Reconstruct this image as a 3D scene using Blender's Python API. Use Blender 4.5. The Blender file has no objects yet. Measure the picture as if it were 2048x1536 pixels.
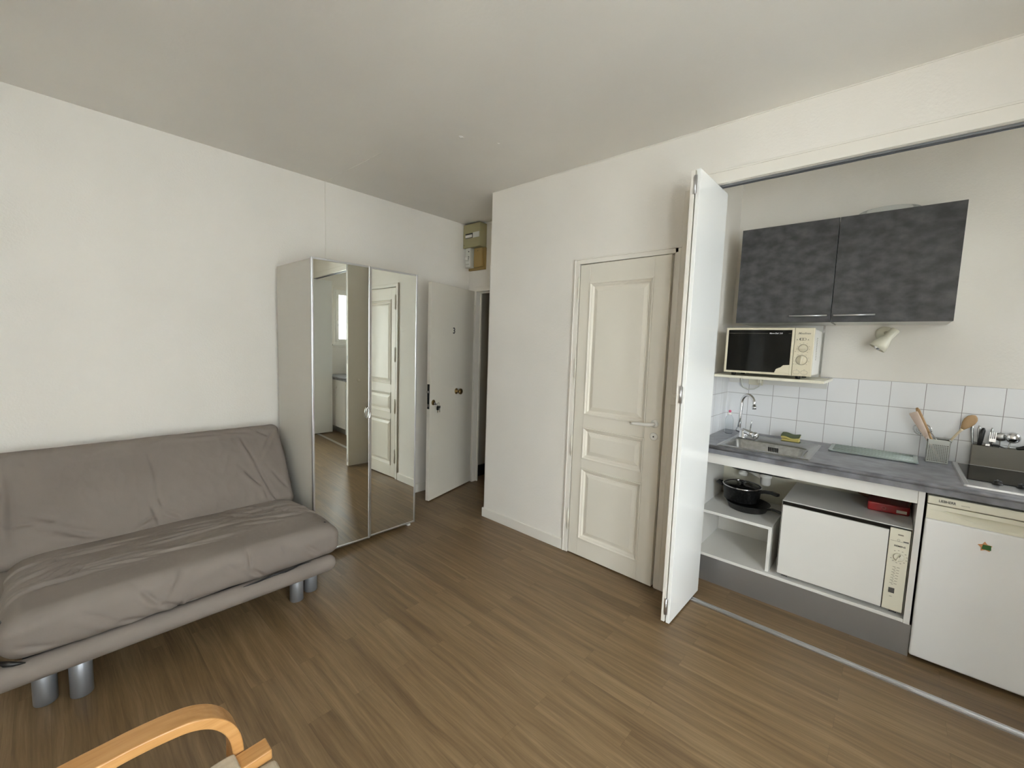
import bpy, bmesh, math, random
from mathutils import Vector, Matrix, noise
PI = math.pi
sc = bpy.context.scene
C = sc.collection
random.seed(4)

# ------------------------------------------------------------------ camera
cd = bpy.data.cameras.new('camera'); cam = bpy.data.objects.new('camera', cd); C.objects.link(cam)
yaw, pitch, roll = math.radians(-41.966), math.radians(-5.241), math.radians(1.904)
fw = Vector((math.sin(yaw)*math.cos(pitch), math.cos(yaw)*math.cos(pitch), math.sin(pitch)))
r0 = Vector((math.cos(yaw), -math.sin(yaw), 0)); u0 = r0.cross(fw)
rt = r0*math.cos(roll) + u0*math.sin(roll); up = -r0*math.sin(roll) + u0*math.cos(roll)
M = Matrix((rt, up, -fw)).transposed().to_4x4(); M.translation = (0, 0, 1.5)
cam.matrix_world = M
cd.sensor_width = 36; cd.lens = 849.88/2048*36; cd.clip_start = 0.02; cd.clip_end = 200
sc.camera = cam

# ------------------------------------------------------------------ light and exposure
w = bpy.data.worlds.new('daylight'); sc.world = w; w.use_nodes = True
bg = w.node_tree.nodes['Background']; bg.inputs['Color'].default_value = (0.90, 0.95, 1.0, 1); bg.inputs['Strength'].default_value = 14.0
sc.view_settings.view_transform = 'Standard'; sc.view_settings.look = 'None'
sc.view_settings.exposure = 1.05; sc.view_settings.gamma = 1.0; sc.view_settings.use_curve_mapping = False
XR = 1.50      # right (window) wall
WIN = [(1, 2.97, 3.46, 1.42, 2.32), (2, -0.05, 1.00, 0.30, 2.42), (3, -1.50, -0.50, 0.40, 2.42)]   # n, y0, y1, z0, z1; last window is unseen, added for more light
for n, y0, y1, z0, z1 in WIN:
    l = bpy.data.lights.new('window_daylight', 'AREA'); l.shape = 'RECTANGLE'; l.size = z1-z0; l.size_y = y1-y0
    l.cycles.is_portal = True
    o = bpy.data.objects.new('window_daylight', l); C.objects.link(o); o.location = (XR+0.17, (y0+y1)/2, (z0+z1)/2); o.rotation_euler = (0, math.radians(90), 0)
sc.cycles.max_bounces = 14; sc.cycles.diffuse_bounces = 10; sc.cycles.glossy_bounces = 6; sc.cycles.transmission_bounces = 8
sc.cycles.sample_clamp_indirect = 6; sc.cycles.caustics_reflective = False; sc.cycles.caustics_refractive = False
sc.cycles.use_denoising = True

# ------------------------------------------------------------------ materials
def mat(name, col, rough=0.5, metal=0.0, **k):
    m = bpy.data.materials.new(name); m.use_nodes = True
    b = m.node_tree.nodes['Principled BSDF']
    b.inputs['Base Color'].default_value = (*col, 1); b.inputs['Roughness'].default_value = rough; b.inputs['Metallic'].default_value = metal
    for a, v in k.items(): b.inputs[a.replace('_', ' ')].default_value = v
    return m
def nodes(m): return m.node_tree.nodes, m.node_tree.links, m.node_tree.nodes['Principled BSDF']
def add_noise(m, c1, c2, scale=3, detail=4, stretch=(1, 1, 1), bump=0.0, bscale=None, lo=0.35, hi=0.65, bdist=0.002):
    N, L, b = nodes(m)
    tc = N.new('ShaderNodeTexCoord'); mp = N.new('ShaderNodeMapping'); mp.inputs['Scale'].default_value = stretch
    L.new(tc.outputs['Object'], mp.inputs[0])
    nz = N.new('ShaderNodeTexNoise'); nz.inputs['Scale'].default_value = scale; nz.inputs['Detail'].default_value = detail
    L.new(mp.outputs[0], nz.inputs['Vector'])
    cr = N.new('ShaderNodeValToRGB'); cr.color_ramp.elements[0].position = lo; cr.color_ramp.elements[1].position = hi
    cr.color_ramp.elements[0].color = (*c1, 1); cr.color_ramp.elements[1].color = (*c2, 1)
    L.new(nz.outputs['Fac'], cr.inputs[0]); L.new(cr.outputs[0], b.inputs['Base Color'])
    if bump:
        n2 = N.new('ShaderNodeTexNoise'); n2.inputs['Scale'].default_value = bscale or scale; n2.inputs['Detail'].default_value = 3
        L.new(mp.outputs[0], n2.inputs['Vector'])
        bp = N.new('ShaderNodeBump'); bp.inputs['Strength'].default_value = bump; bp.inputs['Distance'].default_value = bdist
        L.new(n2.outputs['Fac'], bp.inputs['Height']); L.new(bp.outputs[0], b.inputs['Normal'])
    return m
WALL = add_noise(mat('painted_plaster', (.78, .75, .70), .75), (.765, .737, .685), (.80, .77, .72), 1.6, 3, bump=.35, bscale=95, bdist=.003)
CEIL = add_noise(mat('ceiling_paint', (.76, .74, .70), .8), (.74, .72, .68), (.78, .76, .715), 1.2, 3, bump=.2, bscale=70, bdist=.003)
TRIM = mat('trim_paint', (.765, .735, .675), .42)
DOORP = mat('door_paint', (.725, .69, .61), .38)
WHITE = add_noise(mat('white_laminate', (.68, .67, .64), .35), (.665, .655, .625), (.695, .685, .655), 2)
GLOSSW = mat('glossy_white', (.86, .87, .86), .12)
IVORY = mat('ivory_plastic', (.64, .585, .445), .35)
CREAM = mat('cream_plastic', (.68, .655, .54), .35)
BLACK = mat('black_plastic', (.012, .012, .012), .35)
BGLASS = mat('black_glass', (.008, .008, .007), .06, Specular_IOR_Level=.22)
CHROME = mat('chrome', (.72, .72, .73), .12, 1.0)
STEEL = add_noise(mat('brushed_steel', (.4, .4, .39), .27, 1.0), (.34, .34, .335), (.44, .44, .43), 40, 3, (1, 8, 1))
ALU = mat('satin_aluminium', (.62, .62, .63), .32, 1.0)
GREYM = mat('grey_metal_paint', (.27, .28, .30), .38, .6)
MIRROR = mat('mirror_glass', (.80, .82, .77), .005, 1.0)
BRASS = mat('antique_brass', (.30, .20, .08), .35, 1.0)
RED = mat('red_plastic_box', (.30, .012, .014), .25)
WOOD = add_noise(mat('birch_laminate', (.46, .235, .08), .38), (.40, .195, .06), (.49, .26, .095), 5, 5, (18, 1.2, 18))
WOODP = add_noise(mat('pale_spoon_wood', (.55, .45, .30), .6), (.50, .41, .27), (.60, .50, .35), 6, 4, (3, 3, 12))
WOODS = add_noise(mat('brown_spoon_wood', (.42, .27, .13), .6), (.37, .23, .11), (.46, .30, .155), 9, 4)
WOODPK = add_noise(mat('pinkish_wood', (.58, .45, .37), .6), (.54, .42, .345), (.62, .49, .41), 9, 4)
FABRIC = add_noise(mat('taupe_cotton', (.212, .182, .158), .95), (.200, .171, .148), (.225, .194, .169), 3, 4, bump=.35, bscale=28, bdist=.004)
BEIGEF = add_noise(mat('beige_upholstery', (.42, .35, .25), .95), (.38, .32, .23), (.45, .38, .28), 60, 3, bump=.4, bscale=300)
DARKG = add_noise(mat('dark_grey_brushed_laminate', (.05, .05, .052), .42), (.034, .034, .036), (.088, .089, .092), 15, 7, (1, 1, 1.4), lo=.34, hi=.72)
WORK = add_noise(mat('grey_stone_laminate', (.15, .15, .165), .3), (.105, .105, .115), (.215, .22, .245), 13, 7, (1, 1.3, 1))
PLINTH = mat('aluminium_plinth', (.36, .36, .36), .33, .75)
WARD = mat('wardrobe_foil', (.60, .58, .53), .5)
DARKV = mat('dark_void', (.02, .018, .016), .8)
SKIRTD = mat('black_skirting', (.012, .01, .01), .5)
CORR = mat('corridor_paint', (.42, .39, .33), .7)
BOARDW = mat('meter_board_wood', (.36, .25, .09), .55)
METERB = mat('aged_ivory_plastic', (.34, .31, .17), .5)
GLASSB = mat('frosted_glass', (.30, .345, .33), .15)

BAG = mat('clear_bag', (.75, .74, .70), .2, 0, Transmission_Weight=.75, IOR=1.1)
def thin_glass(name, tint, refl):
    m = bpy.data.materials.new(name); m.use_nodes = True; N = m.node_tree.nodes; L = m.node_tree.links; N.clear()
    o = N.new('ShaderNodeOutputMaterial'); t = N.new('ShaderNodeBsdfTransparent'); t.inputs[0].default_value = (*tint, 1)
    g = N.new('ShaderNodeBsdfGlossy'); g.inputs['Roughness'].default_value = .03; lw = N.new('ShaderNodeLayerWeight'); lw.inputs['Blend'].default_value = refl
    x = N.new('ShaderNodeMixShader'); k_ = N.new('ShaderNodeMath'); k_.operation = 'MULTIPLY'; k_.inputs[1].default_value = .55; L.new(lw.outputs['Fresnel'], k_.inputs[0]); L.new(k_.outputs[0], x.inputs[0]); L.new(t.outputs[0], x.inputs[1]); L.new(g.outputs[0], x.inputs[2]); L.new(x.outputs[0], o.inputs[0])
    return m
PANE = thin_glass('window_pane', (.97, .98, .97), .12)
SPONGEY = mat('yellow_sponge', (.66, .55, .18), .9)
SPONGEG = mat('green_scourer', (.10, .12, .06), .95)
GREYP = mat('pale_grey_plastic', (.60, .61, .57), .45)
BOXG = mat('taupe_plastic', (.17, .155, .125), .45)
PINK = mat('pink_cap', (.62, .10, .20), .4)
WPLAST = mat('white_plastic', (.80, .79, .75), .35)
FRIDGEW = add_noise(mat('fridge_enamel', (.76, .76, .755), .22, .0), (.75, .75, .745), (.77, .77, .765), 2)
PRINT = mat('dark_print', (.03, .03, .03), .5)
PRINTG = mat('grey_print', (.22, .20, .16), .5)
WPRINT = mat('white_print', (.8, .8, .8), .4)
CARD = mat('brown_card', (.20, .10, .05), .7)
PAN = add_noise(mat('black_pan_enamel', (.012, .012, .012), .4), (.006, .006, .006), (.03, .03, .03), 90, 2, lo=.5, hi=.7)
ORANGE = mat('orange_magnet', (.60, .28, .12), .5)
GREEN = mat('green_magnet', (.03, .13, .02), .5)
STONE = mat('facade_stone', (.62, .61, .59), .8)
ZINC = mat('facade_window_grey', (.16, .2, .26), .3)

def tile_mat(name, axis, off_h, off_v):
    m = mat(name, (.8, .8, .8), .12); N, L, b = nodes(m)
    tc = N.new('ShaderNodeTexCoord'); sp = N.new('ShaderNodeSeparateXYZ'); L.new(tc.outputs['Object'], sp.inputs[0])
    cb = N.new('ShaderNodeCombineXYZ')
    def off(sock, v, out):
        a = N.new('ShaderNodeMath'); a.operation = 'ADD'; a.inputs[1].default_value = v; L.new(sock, a.inputs[0]); L.new(a.outputs[0], out)
    off(sp.outputs[axis], off_h, cb.inputs[0]); off(sp.outputs['Z'], off_v, cb.inputs[1])
    br = N.new('ShaderNodeTexBrick'); br.offset = 0; br.squash = 1
    br.inputs['Scale'].default_value = 1; br.inputs['Brick Width'].default_value = .1565; br.inputs['Row Height'].default_value = .1565
    br.inputs['Mortar Size'].default_value = .0016; br.inputs['Mortar Smooth'].default_value = .3
    br.inputs['Color1'].default_value = (.78, .785, .80, 1); br.inputs['Color2'].default_value = (.80, .805, .82, 1); br.inputs['Mortar'].default_value = (.30, .28, .28, 1)
    L.new(cb.outputs[0], br.inputs['Vector']); L.new(br.outputs['Color'], b.inputs['Base Color'])
    bp = N.new('ShaderNodeBump'); bp.invert = True; bp.inputs['Strength'].default_value = .5; bp.inputs['Distance'].default_value = .002
    L.new(br.outputs['Fac'], bp.inputs['Height']); L.new(bp.outputs[0], b.inputs['Normal'])
    mr = N.new('ShaderNodeMapRange'); mr.inputs['To Min'].default_value = .1; mr.inputs['To Max'].default_value = .6
    L.new(br.outputs['Fac'], mr.inputs['Value']); L.new(mr.outputs[0], b.inputs['Roughness'])
    return m
TILEB = tile_mat('white_tiles_back', 'X', .1678+.1565*20, -1.198+.1565*20)
TILES = tile_mat('white_tiles_side', 'Y', -3.52+.1565*40, -1.198+.1565*20)

def floor_mat():
    m = mat('oak_plank_laminate', (.3, .2, .11), .42); N, L, b = nodes(m)
    tc = N.new('ShaderNodeTexCoord'); mp = N.new('ShaderNodeMapping'); mp.inputs['Location'].default_value = (5.3, 5.03, 0)
    L.new(tc.outputs['Object'], mp.inputs[0])
    def brick(c1, c2, mort, ms):
        br = N.new('ShaderNodeTexBrick'); br.offset = .37; br.offset_frequency = 2; br.inputs['Scale'].default_value = 1
        br.inputs['Brick Width'].default_value = .93; br.inputs['Row Height'].default_value = .096
        br.inputs['Mortar Size'].default_value = ms; br.inputs['Color1'].default_value = c1; br.inputs['Color2'].default_value = c2; br.inputs['Mortar'].default_value = mort
        L.new(mp.outputs[0], br.inputs['Vector']); return br
    idb = brick((0, 0, 0, 1), (1, 1, 1, 1), (.5, .5, .5, 1), 0)
    off = N.new('ShaderNodeVectorMath'); off.operation = 'MULTIPLY'; off.inputs[1].default_value = (7.3, 31.1, 13.7); L.new(idb.outputs['Color'], off.inputs[0])
    ad = N.new('ShaderNodeVectorMath'); ad.operation = 'ADD'; L.new(mp.outputs[0], ad.inputs[0]); L.new(off.outputs[0], ad.inputs[1])
    # wavy distortion so the grain wanders and makes cathedrals
    d = N.new('ShaderNodeTexNoise'); d.inputs['Scale'].default_value = 1.0; d.inputs['Detail'].default_value = 2
    ms0 = N.new('ShaderNodeMapping'); ms0.inputs['Scale'].default_value = (1.6, 5, 1); L.new(ad.outputs[0], ms0.inputs[0]); L.new(ms0.outputs[0], d.inputs['Vector'])
    dm = N.new('ShaderNodeVectorMath'); dm.operation = 'MULTIPLY'; dm.inputs[1].default_value = (0, .055, 0); L.new(d.outputs['Color'], dm.inputs[0])
    ad2 = N.new('ShaderNodeVectorMath'); ad2.operation = 'ADD'; L.new(ad.outputs[0], ad2.inputs[0]); L.new(dm.outputs[0], ad2.inputs[1])
    def grain(sx, sy, sc_, det, rough):
        mm = N.new('ShaderNodeMapping'); mm.inputs['Scale'].default_value = (sx, sy, 1); L.new(ad2.outputs[0], mm.inputs[0])
        g = N.new('ShaderNodeTexNoise'); g.inputs['Scale'].default_value = sc_; g.inputs['Detail'].default_value = det; g.inputs['Roughness'].default_value = rough
        L.new(mm.outputs[0], g.inputs['Vector']); return g
    g1 = grain(1.3, 30, 1.0, 7, .66); g2 = grain(5, 150, 1.0, 4, .7)
    def mth(op, a, bb, v=None):
        x = N.new('ShaderNodeMath'); x.operation = op; L.new(a, x.inputs[0])
        if bb is None: x.inputs[1].default_value = v
        else: L.new(bb, x.inputs[1])
        return x.outputs[0]
    t = mth('ADD', mth('MULTIPLY', g1.outputs['Fac'], None, .66), mth('MULTIPLY', g2.outputs['Fac'], None, .34))
    t = mth('ADD', t, mth('MULTIPLY', idb.outputs['Color'], None, .075))
    cr = N.new('ShaderNodeValToRGB'); e = cr.color_ramp.elements
    e[0].position = .38; e[0].color = (.112, .069, .032, 1); e[1].position = .70; e[1].color = (.262, .182, .098, 1)
    x = e.new(.50); x.color = (.165, .105, .050, 1); x = e.new(.58); x.color = (.200, .131, .065, 1)
    L.new(t, cr.inputs[0])
    mb = brick((1, 1, 1, 1), (1, 1, 1, 1), (.80, .78, .76, 1), .0009)
    mx = N.new('ShaderNodeMix'); mx.data_type = 'RGBA'; mx.blend_type = 'MULTIPLY'; mx.inputs['Factor'].default_value = 1
    L.new(cr.outputs[0], mx.inputs['A']); L.new(mb.outputs['Color'], mx.inputs['B']); L.new(mx.outputs['Result'], b.inputs['Base Color'])
    rr = N.new('ShaderNodeMapRange'); rr.inputs['To Min'].default_value = .30; rr.inputs['To Max'].default_value = .46
    L.new(t, rr.inputs['Value']); L.new(rr.outputs[0], b.inputs['Roughness'])
    bp = N.new('ShaderNodeBump'); bp.inputs['Strength'].default_value = .12; bp.inputs['Distance'].default_value = .001
    L.new(t, bp.inputs['Height']); L.new(bp.outputs[0], b.inputs['Normal'])
    return m
FLOOR = floor_mat()

CLEAR = thin_glass('clear_plastic', (.93, .95, .96), .12)
# ------------------------------------------------------------------ geometry helpers
def bm_new(): return bmesh.new()
def box(bm, x0, x1, y0, y1, z0, z1, mi=0):
    vs = [bm.verts.new((x, y, z)) for x in (x0, x1) for y in (y0, y1) for z in (z0, z1)]
    for f in ((0, 1, 3, 2), (4, 6, 7, 5), (0, 4, 5, 1), (2, 3, 7, 6), (0, 2, 6, 4), (1, 5, 7, 3)):
        fc = bm.faces.new([vs[i] for i in f]); fc.material_index = mi
    return bm
def frame_of(d):
    d = d.normalized(); a = Vector((0, 0, 1)) if abs(d.z) < .9 else Vector((1, 0, 0))
    u = d.cross(a).normalized(); return u, d.cross(u).normalized()
def tube(bm, pts, rad, seg=12, cap=True, smooth=True):
    pts = [Vector(p) for p in pts]; rings = []; u = v = None
    n = len(pts)
    for i, p in enumerate(pts):
        d = (pts[min(i+1, n-1)]-pts[max(i-1, 0)]).normalized()
        if u is None: u, v = frame_of(d)
        else:
            u = (u - d*u.dot(d)).normalized(); v = d.cross(u)
        r = rad[i] if isinstance(rad, (list, tuple)) else rad
        rings.append([bm.verts.new(p + (u*math.cos(2*PI*k/seg) + v*math.sin(2*PI*k/seg))*r) for k in range(seg)])
    for a, b in zip(rings, rings[1:]):
        for k in range(seg):
            f = bm.faces.new((a[k], a[(k+1) % seg], b[(k+1) % seg], b[k])); f.smooth = smooth
    if cap:
        bm.faces.new(list(reversed(rings[0]))); bm.faces.new(rings[-1])
    return bm
def cyl(bm, p0, p1, r, seg=24, r2=None): return tube(bm, [p0, p1], [r, r if r2 is None else r2], seg)
def lathe(bm, prof, c, axis=(0, 0, 1), seg=28):
    """prof = [(radius, distance along axis)]"""
    ax = Vector(axis).normalized(); u, v = frame_of(ax); c = Vector(c); rings = []
    for r, h in prof:
        if r < 1e-6: rings.append([bm.verts.new(c+ax*h)])
        else: rings.append([bm.verts.new(c+ax*h+(u*math.cos(2*PI*k/seg)+v*math.sin(2*PI*k/seg))*r) for k in range(seg)])
    for a, b in zip(rings, rings[1:]):
        for k in range(seg):
            k2 = (k+1) % seg
            q = ([a[0]] if len(a) == 1 else [a[k], a[k2]]) + ([b[0]] if len(b) == 1 else [b[k2], b[k]])
            if len(q) > 2: bm.faces.new(q).smooth = True
    return bm
def prism(bm, poly, h0, h1, fn):
    """poly 2-D outline, fn(a,b,h)->xyz"""
    A = [bm.verts.new(fn(a, b, h0)) for a, b in poly]; B = [bm.verts.new(fn(a, b, h1)) for a, b in poly]; n = len(poly)
    bm.faces.new(A); bm.faces.new(list(reversed(B)))
    for i in range(n): bm.faces.new((A[i], B[i], B[(i+1) % n], A[(i+1) % n]))
    return bm
def ribbon(bm, pts, wdt, th, side):
    """bent strip: pts centreline, side = width direction, th = thickness"""
    side = Vector(side).normalized(); pts = [Vector(p) for p in pts]; rings = []
    for i, p in enumerate(pts):
        d = (pts[min(i+1, len(pts)-1)]-pts[max(i-1, 0)]).normalized(); nrm = side.cross(d).normalized()
        rings.append([bm.verts.new(p+side*a*wdt/2+nrm*b*th/2) for a, b in ((-1, -1), (1, -1), (1, 1), (-1, 1))])
    for a, b in zip(rings, rings[1:]):
        for k in range(4): bm.faces.new((a[k], a[(k+1) % 4], b[(k+1) % 4], b[k]))
    bm.faces.new(list(reversed(rings[0]))); bm.faces.new(rings[-1]); return bm
def rrect(x0, x1, y0, y1, r, n=5):
    P = []
    for cx, cy, a in ((x1-r, y0+r, -PI/2), (x1-r, y1-r, 0), (x0+r, y1-r, PI/2), (x0+r, y0+r, PI)):
        for k in range(n+1): P.append((cx+r*math.cos(a+PI/2*k/n), cy+r*math.sin(a+PI/2*k/n)))
    return P
def root_of(o):
    while o.parent: o = o.parent
    return o
def obj(name, bm, m, parent=None, bevel=0, seg=2, label=None, smooth=False, local=False):
    bmesh.ops.recalc_face_normals(bm, faces=bm.faces)
    if parent is not None and not local:
        r = root_of(parent)
        if r.type == 'EMPTY' or r.get('origin'): bmesh.ops.translate(bm, verts=bm.verts, vec=-Vector(r.location))
    me = bpy.data.meshes.new(name); bm.to_mesh(me); bm.free()
    for mm in (m if isinstance(m, (list, tuple)) else [m]): me.materials.append(mm)
    if smooth:
        for p in me.polygons: p.use_smooth = True
    o = bpy.data.objects.new(name, me); C.objects.link(o)
    if parent is not None: o.parent = parent
    if bevel:
        b = o.modifiers.new('bevel', 'BEVEL'); b.width = bevel; b.segments = seg; b.limit_method = 'ANGLE'; b.angle_limit = math.radians(40)
    if label: o['label'] = label
    return o
def thing(name, label, cat, loc=(0, 0, 0), rotz=0, group=None):
    o = bpy.data.objects.new(name, None); C.objects.link(o); o.empty_display_size = .1
    o.location = loc; o.rotation_euler = (0, 0, rotz); o['label'] = label; o['category'] = cat
    if group: o['group'] = group
    return o
def tag(o, label, cat, group=None):
    o['label'] = label; o['category'] = cat
    if group: o['group'] = group
    return o
def struct(name, bm, m, parent=None, bevel=0, **k):
    o = obj(name, bm, m, parent, bevel, **k)
    if parent is None: o['kind'] = 'structure'
    return o
def sroot(name, loc=(0, 0, 0), rotz=0, label=None):
    o = bpy.data.objects.new(name, None); C.objects.link(o); o.location = loc; o.rotation_euler = (0, 0, rotz); o['kind'] = 'structure'
    if label: o['label'] = label
    return o
def text_bm(s, size, depth, fn, align='CENTER', bold=False, shear=0, sx=1.0):
    """extruded lettering as a bmesh, glyph plane (a,b) and depth h mapped by fn"""
    cu = bpy.data.curves.new('lettering', 'FONT'); cu.body = s; cu.size = size; cu.extrude = depth/2; cu.align_x = align; cu.align_y = 'CENTER'; cu.resolution_u = 3
    cu.shear = shear
    if bold: cu.offset = size*.02
    o = bpy.data.objects.new('lettering', cu); C.objects.link(o)
    dg = bpy.context.evaluated_depsgraph_get(); me = bpy.data.meshes.new_from_object(o.evaluated_get(dg))
    bm = bmesh.new(); bm.from_mesh(me)
    for v in bm.verts: v.co = Vector(fn(v.co.x*sx, v.co.y, v.co.z))
    bpy.data.objects.remove(o); bpy.data.curves.remove(cu); bpy.data.meshes.remove(me)
    return bm

XL = -3.455; YB = 2.541; XC = -2.567; YE = 3.10; YK = 3.52; XK = -.945; CZ = 2.732; YR = -1.7

# ------------------------------------------------------------------ structure
struct('floor', box(bm_new(), -4.6, XR+.2, YR-.1, 5.2, -.06, 0), FLOOR)
struct('ceiling', box(bm_new(), -4.6, XR+.2, YR-.1, 5.2, CZ, CZ+.08), CEIL)
struct('wall_left', box(bm_new(), XL-.12, XL, YR-.1, YE+.1, 0, CZ), WALL)
struct('wall_rear', box(bm_new(), XL, XR, YR-.1, YR, 0, CZ), WALL)
bm = bm_new(); yp = YR-.1                       # window wall with its openings
for n_, a_, b_, c_, d_ in sorted(WIN, key=lambda q: q[1]):
    box(bm, XR, XR+.18, yp, a_, 0, CZ); box(bm, XR, XR+.18, a_, b_, 0, c_); box(bm, XR, XR+.18, a_, b_, d_, CZ); yp = b_
box(bm, XR, XR+.18, yp, YK+.1, 0, CZ)
struct('wall_right', bm, WALL)
bm = bm_new()                                   # wall holding the panelled door and the kitchen niche
box(bm, XC, -1.70, YB, YE, 0, CZ); box(bm, -1.70, -1.01, YB, 2.66, 2.085, CZ); box(bm, -1.01, XK, YB, YK, 0, CZ)
box(bm, XK, XR, YB, YB+.07, 2.484, CZ); box(bm, -1.70, -1.01, 2.66, 2.72, 0, CZ)
struct('wall_back', bm, WALL)
struct('wall_kitchen', box(bm_new(), XK, XR, YK, YK+.1, 0, CZ), WALL)
bm = bm_new(); YC = YE+.06                      # wall round the entrance door opening
box(bm, XL, -3.34, YE, YC, 0, CZ); box(bm, -3.34, -2.62, YE, YC, 2.05, CZ); box(bm, -2.62, XC+.3, YE, YC, 0, CZ)
struct('wall_entrance', bm, WALL)
bm = bm_new(); box(bm, -3.56, -3.44, YC, 5.1, 0, CZ); box(bm, -3.56, -2.2, 5.05, 5.15, 0, CZ); box(bm, -2.3, -2.2, YC, 5.1, 0, CZ)
struct('wall_corridor', bm, CORR)
struct('baseboard_corridor', box(bm_new(), -3.44, -3.42, YC, 5.04, 0, .125), SKIRTD)
# plaster seams and flaws
struct('trim_1', box(bm_new(), XL, XL+.003, 1.560, 1.568, 1.9, CZ), TRIM)
struct('trim_2', box(bm_new(), XL+.003, -2.62, 1.563, 1.570, CZ-.002, CZ), CEIL)
bm = bm_new()
for px, py, s in ((-2.05, 1.75, .02), (-1.93, 1.95, .011), (-1.86, 1.62, .009), (-1.97, 1.84, .006)):
    bmesh.ops.create_icosphere(bm, subdivisions=2, radius=s, matrix=Matrix.Translation((px, py, CZ)) @ Matrix.Diagonal((.6, .9, .25, 1)))
    for v in bm.verts: v.co += noise.noise_vector(v.co*60)*.0015
struct('trim_3', bm, CEIL)
# metal corner bead on the outside corner
struct('trim_4', box(bm_new(), XC-.004, XC, YB-.001, YB+.022, .0, 2.12), ALU)
# baseboards
def baseboard(name, x0, x1, y0, y1, h=.078):
    struct(name, box(bm_new(), x0, x1, y0, y1, 0, h), TRIM, bevel=.003)
baseboard('baseboard_back', XC-.002, -1.728, YB-.014, YB)
baseboard('baseboard_left', XL, XL+.013, YR, YE, .09)
baseboard('baseboard_corner', XC-.014, XC, YB-.014, YE-.02)
baseboard('baseboard_right', XR-.013, XR, YR, 2.3, .09)
# niche header board, rail and floor rail
bm = bm_new(); box(bm, XK, XR, YB-.013, YB, 2.414, 2.484); box(bm, XK, XR, YB-.018, YB-.012, 2.474, 2.484)
box(bm, XK, XR, YB, YB+.02, 2.414, 2.484)
struct('trim_5', bm, TRIM, bevel=.002)
bm = bm_new()
box(bm, XK, XR, YB+.022, YB+.027, 2.406, 2.450); box(bm, XK, XR, YB+.055, YB+.060, 2.408, 2.450); box(bm, XK, XR, YB+.022, YB+.060, 2.450, 2.455)
struct('trim_6', bm, GREYM)
bm = bm_new(); box(bm, XK, XR, YB+.022, YB+.034, 0, .006); box(bm, XK, XR, YB+.050, YB+.062, 0, .006); box(bm, XK, XR, YB+.03, YB+.054, 0, .002)
struct('trim_7', bm, ALU)
# niche jamb beside the folding door
struct('trim_8', box(bm_new(), -.985, XK+.004, YB-.012, YB+.10, 0, 2.413), TRIM, bevel=.002)
struct('trim_11', box(bm_new(), XC, XR, YB-.004, YB, CZ-.005, CZ), TRIM)
# tiles
struct('wall_tiles_back', box(bm_new(), XK+.008, XR, YK-.008, YK, .86, 1.3545), TILEB)
struct('wall_tiles_side', box(bm_new(), XK, XK+.008, 2.84, YK, .86, 1.3545), TILES)

# ------------------------------------------------------------------ windows and daylight outside
for n, y0, y1, z0, z1 in WIN:
    r = sroot('window_%d' % n, (XR, (y0+y1)/2, z0))
    def fr(y0, y1, z0, z1, f, x0, x1):
        bm = bm_new(); box(bm, x0, x1, y0, y0+f, z0, z1); box(bm, x0, x1, y1-f, y1, z0, z1); box(bm, x0, x1, y0+f, y1-f, z0, z0+f); box(bm, x0, x1, y0+f, y1-f, z1-f, z1); return bm
    obj('window_frame', fr(y0, y1, z0, z1, .035, XR+.01, XR+.07), WPLAST, r, .003)
    obj('window_sill', box(bm_new(), XR-.03, XR+.08, y0-.03, y1+.03, z0-.03, z0-.001), WPLAST, r, .004)
    cas = [(y0+.035, y1-.035)] if n == 1 else [(y0+.035, (y0+y1)/2-.002), ((y0+y1)/2+.002, y1-.035)]
    for a, b in cas:
        s = obj('casement', fr(a, b, z0+.035, z1-.035, .05, XR+.0, XR+.06), WPLAST, r, .004)
        obj('pane', box(bm_new(), XR+.028, XR+.032, a+.05, b-.05, z0+.085, z1-.085), PANE, s)
    if n == 1:
        bm = bm_new(); cyl(bm, (XR-.001, y0+.06, 1.82), (XR-.03, y0+.06, 1.82), .009, 12); tube(bm, [(XR-.03, y0+.06, 1.83), (XR-.03, y0+.06, 1.72)], .009, 10)
        obj('window_handle', bm, WPLAST, r)
    bm = fr(y0-.06, y1+.06, z0-.06, z1+.06, .055, XR-.014, XR-.0005)
    obj('window_casing', bm, TRIM, r, .003)
# building across the street
r = thing('apartment_building', 'pale stone building with grey windows seen in the mirror through the kitchen window', 'building', (16, 6, -9))
bm = box(bm_new(), 16, 20, -12, 26, -9, 7)
obj('facade', bm, STONE, r)
for fz in (-6.5, -3.4, -.3, 2.8):
    for k in range(9):
        y = -10+k*3.4
        if y < -12 or y > 24: continue
        wn = obj('window', box(bm_new(), 15.93, 16.05, y, y+1.1, fz, fz+1.9), ZINC, r)
        obj('window_surround', box(bm_new(), 15.88, 16.02, y-.15, y+1.25, fz-.15, fz-.02), WHITE, wn)
tag(obj('street', box(bm_new(), 2, 40, -30, 40, -9.2, -9), STONE), 'grey street below the windows', 'street')

# ------------------------------------------------------------------ entrance door (open) and its frame
dx, dy = -.18, .673; L1 = math.hypot(dx, dy)
ang = math.atan2(-dy, -dx)          # hinge -> free edge direction (local +X)
H1 = Vector((-3.335, 3.075, 0)); W1 = .715
F1 = H1 + Vector((math.cos(ang), math.sin(ang), 0))*W1
d1 = sroot('door_1', tuple(H1), ang)
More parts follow.
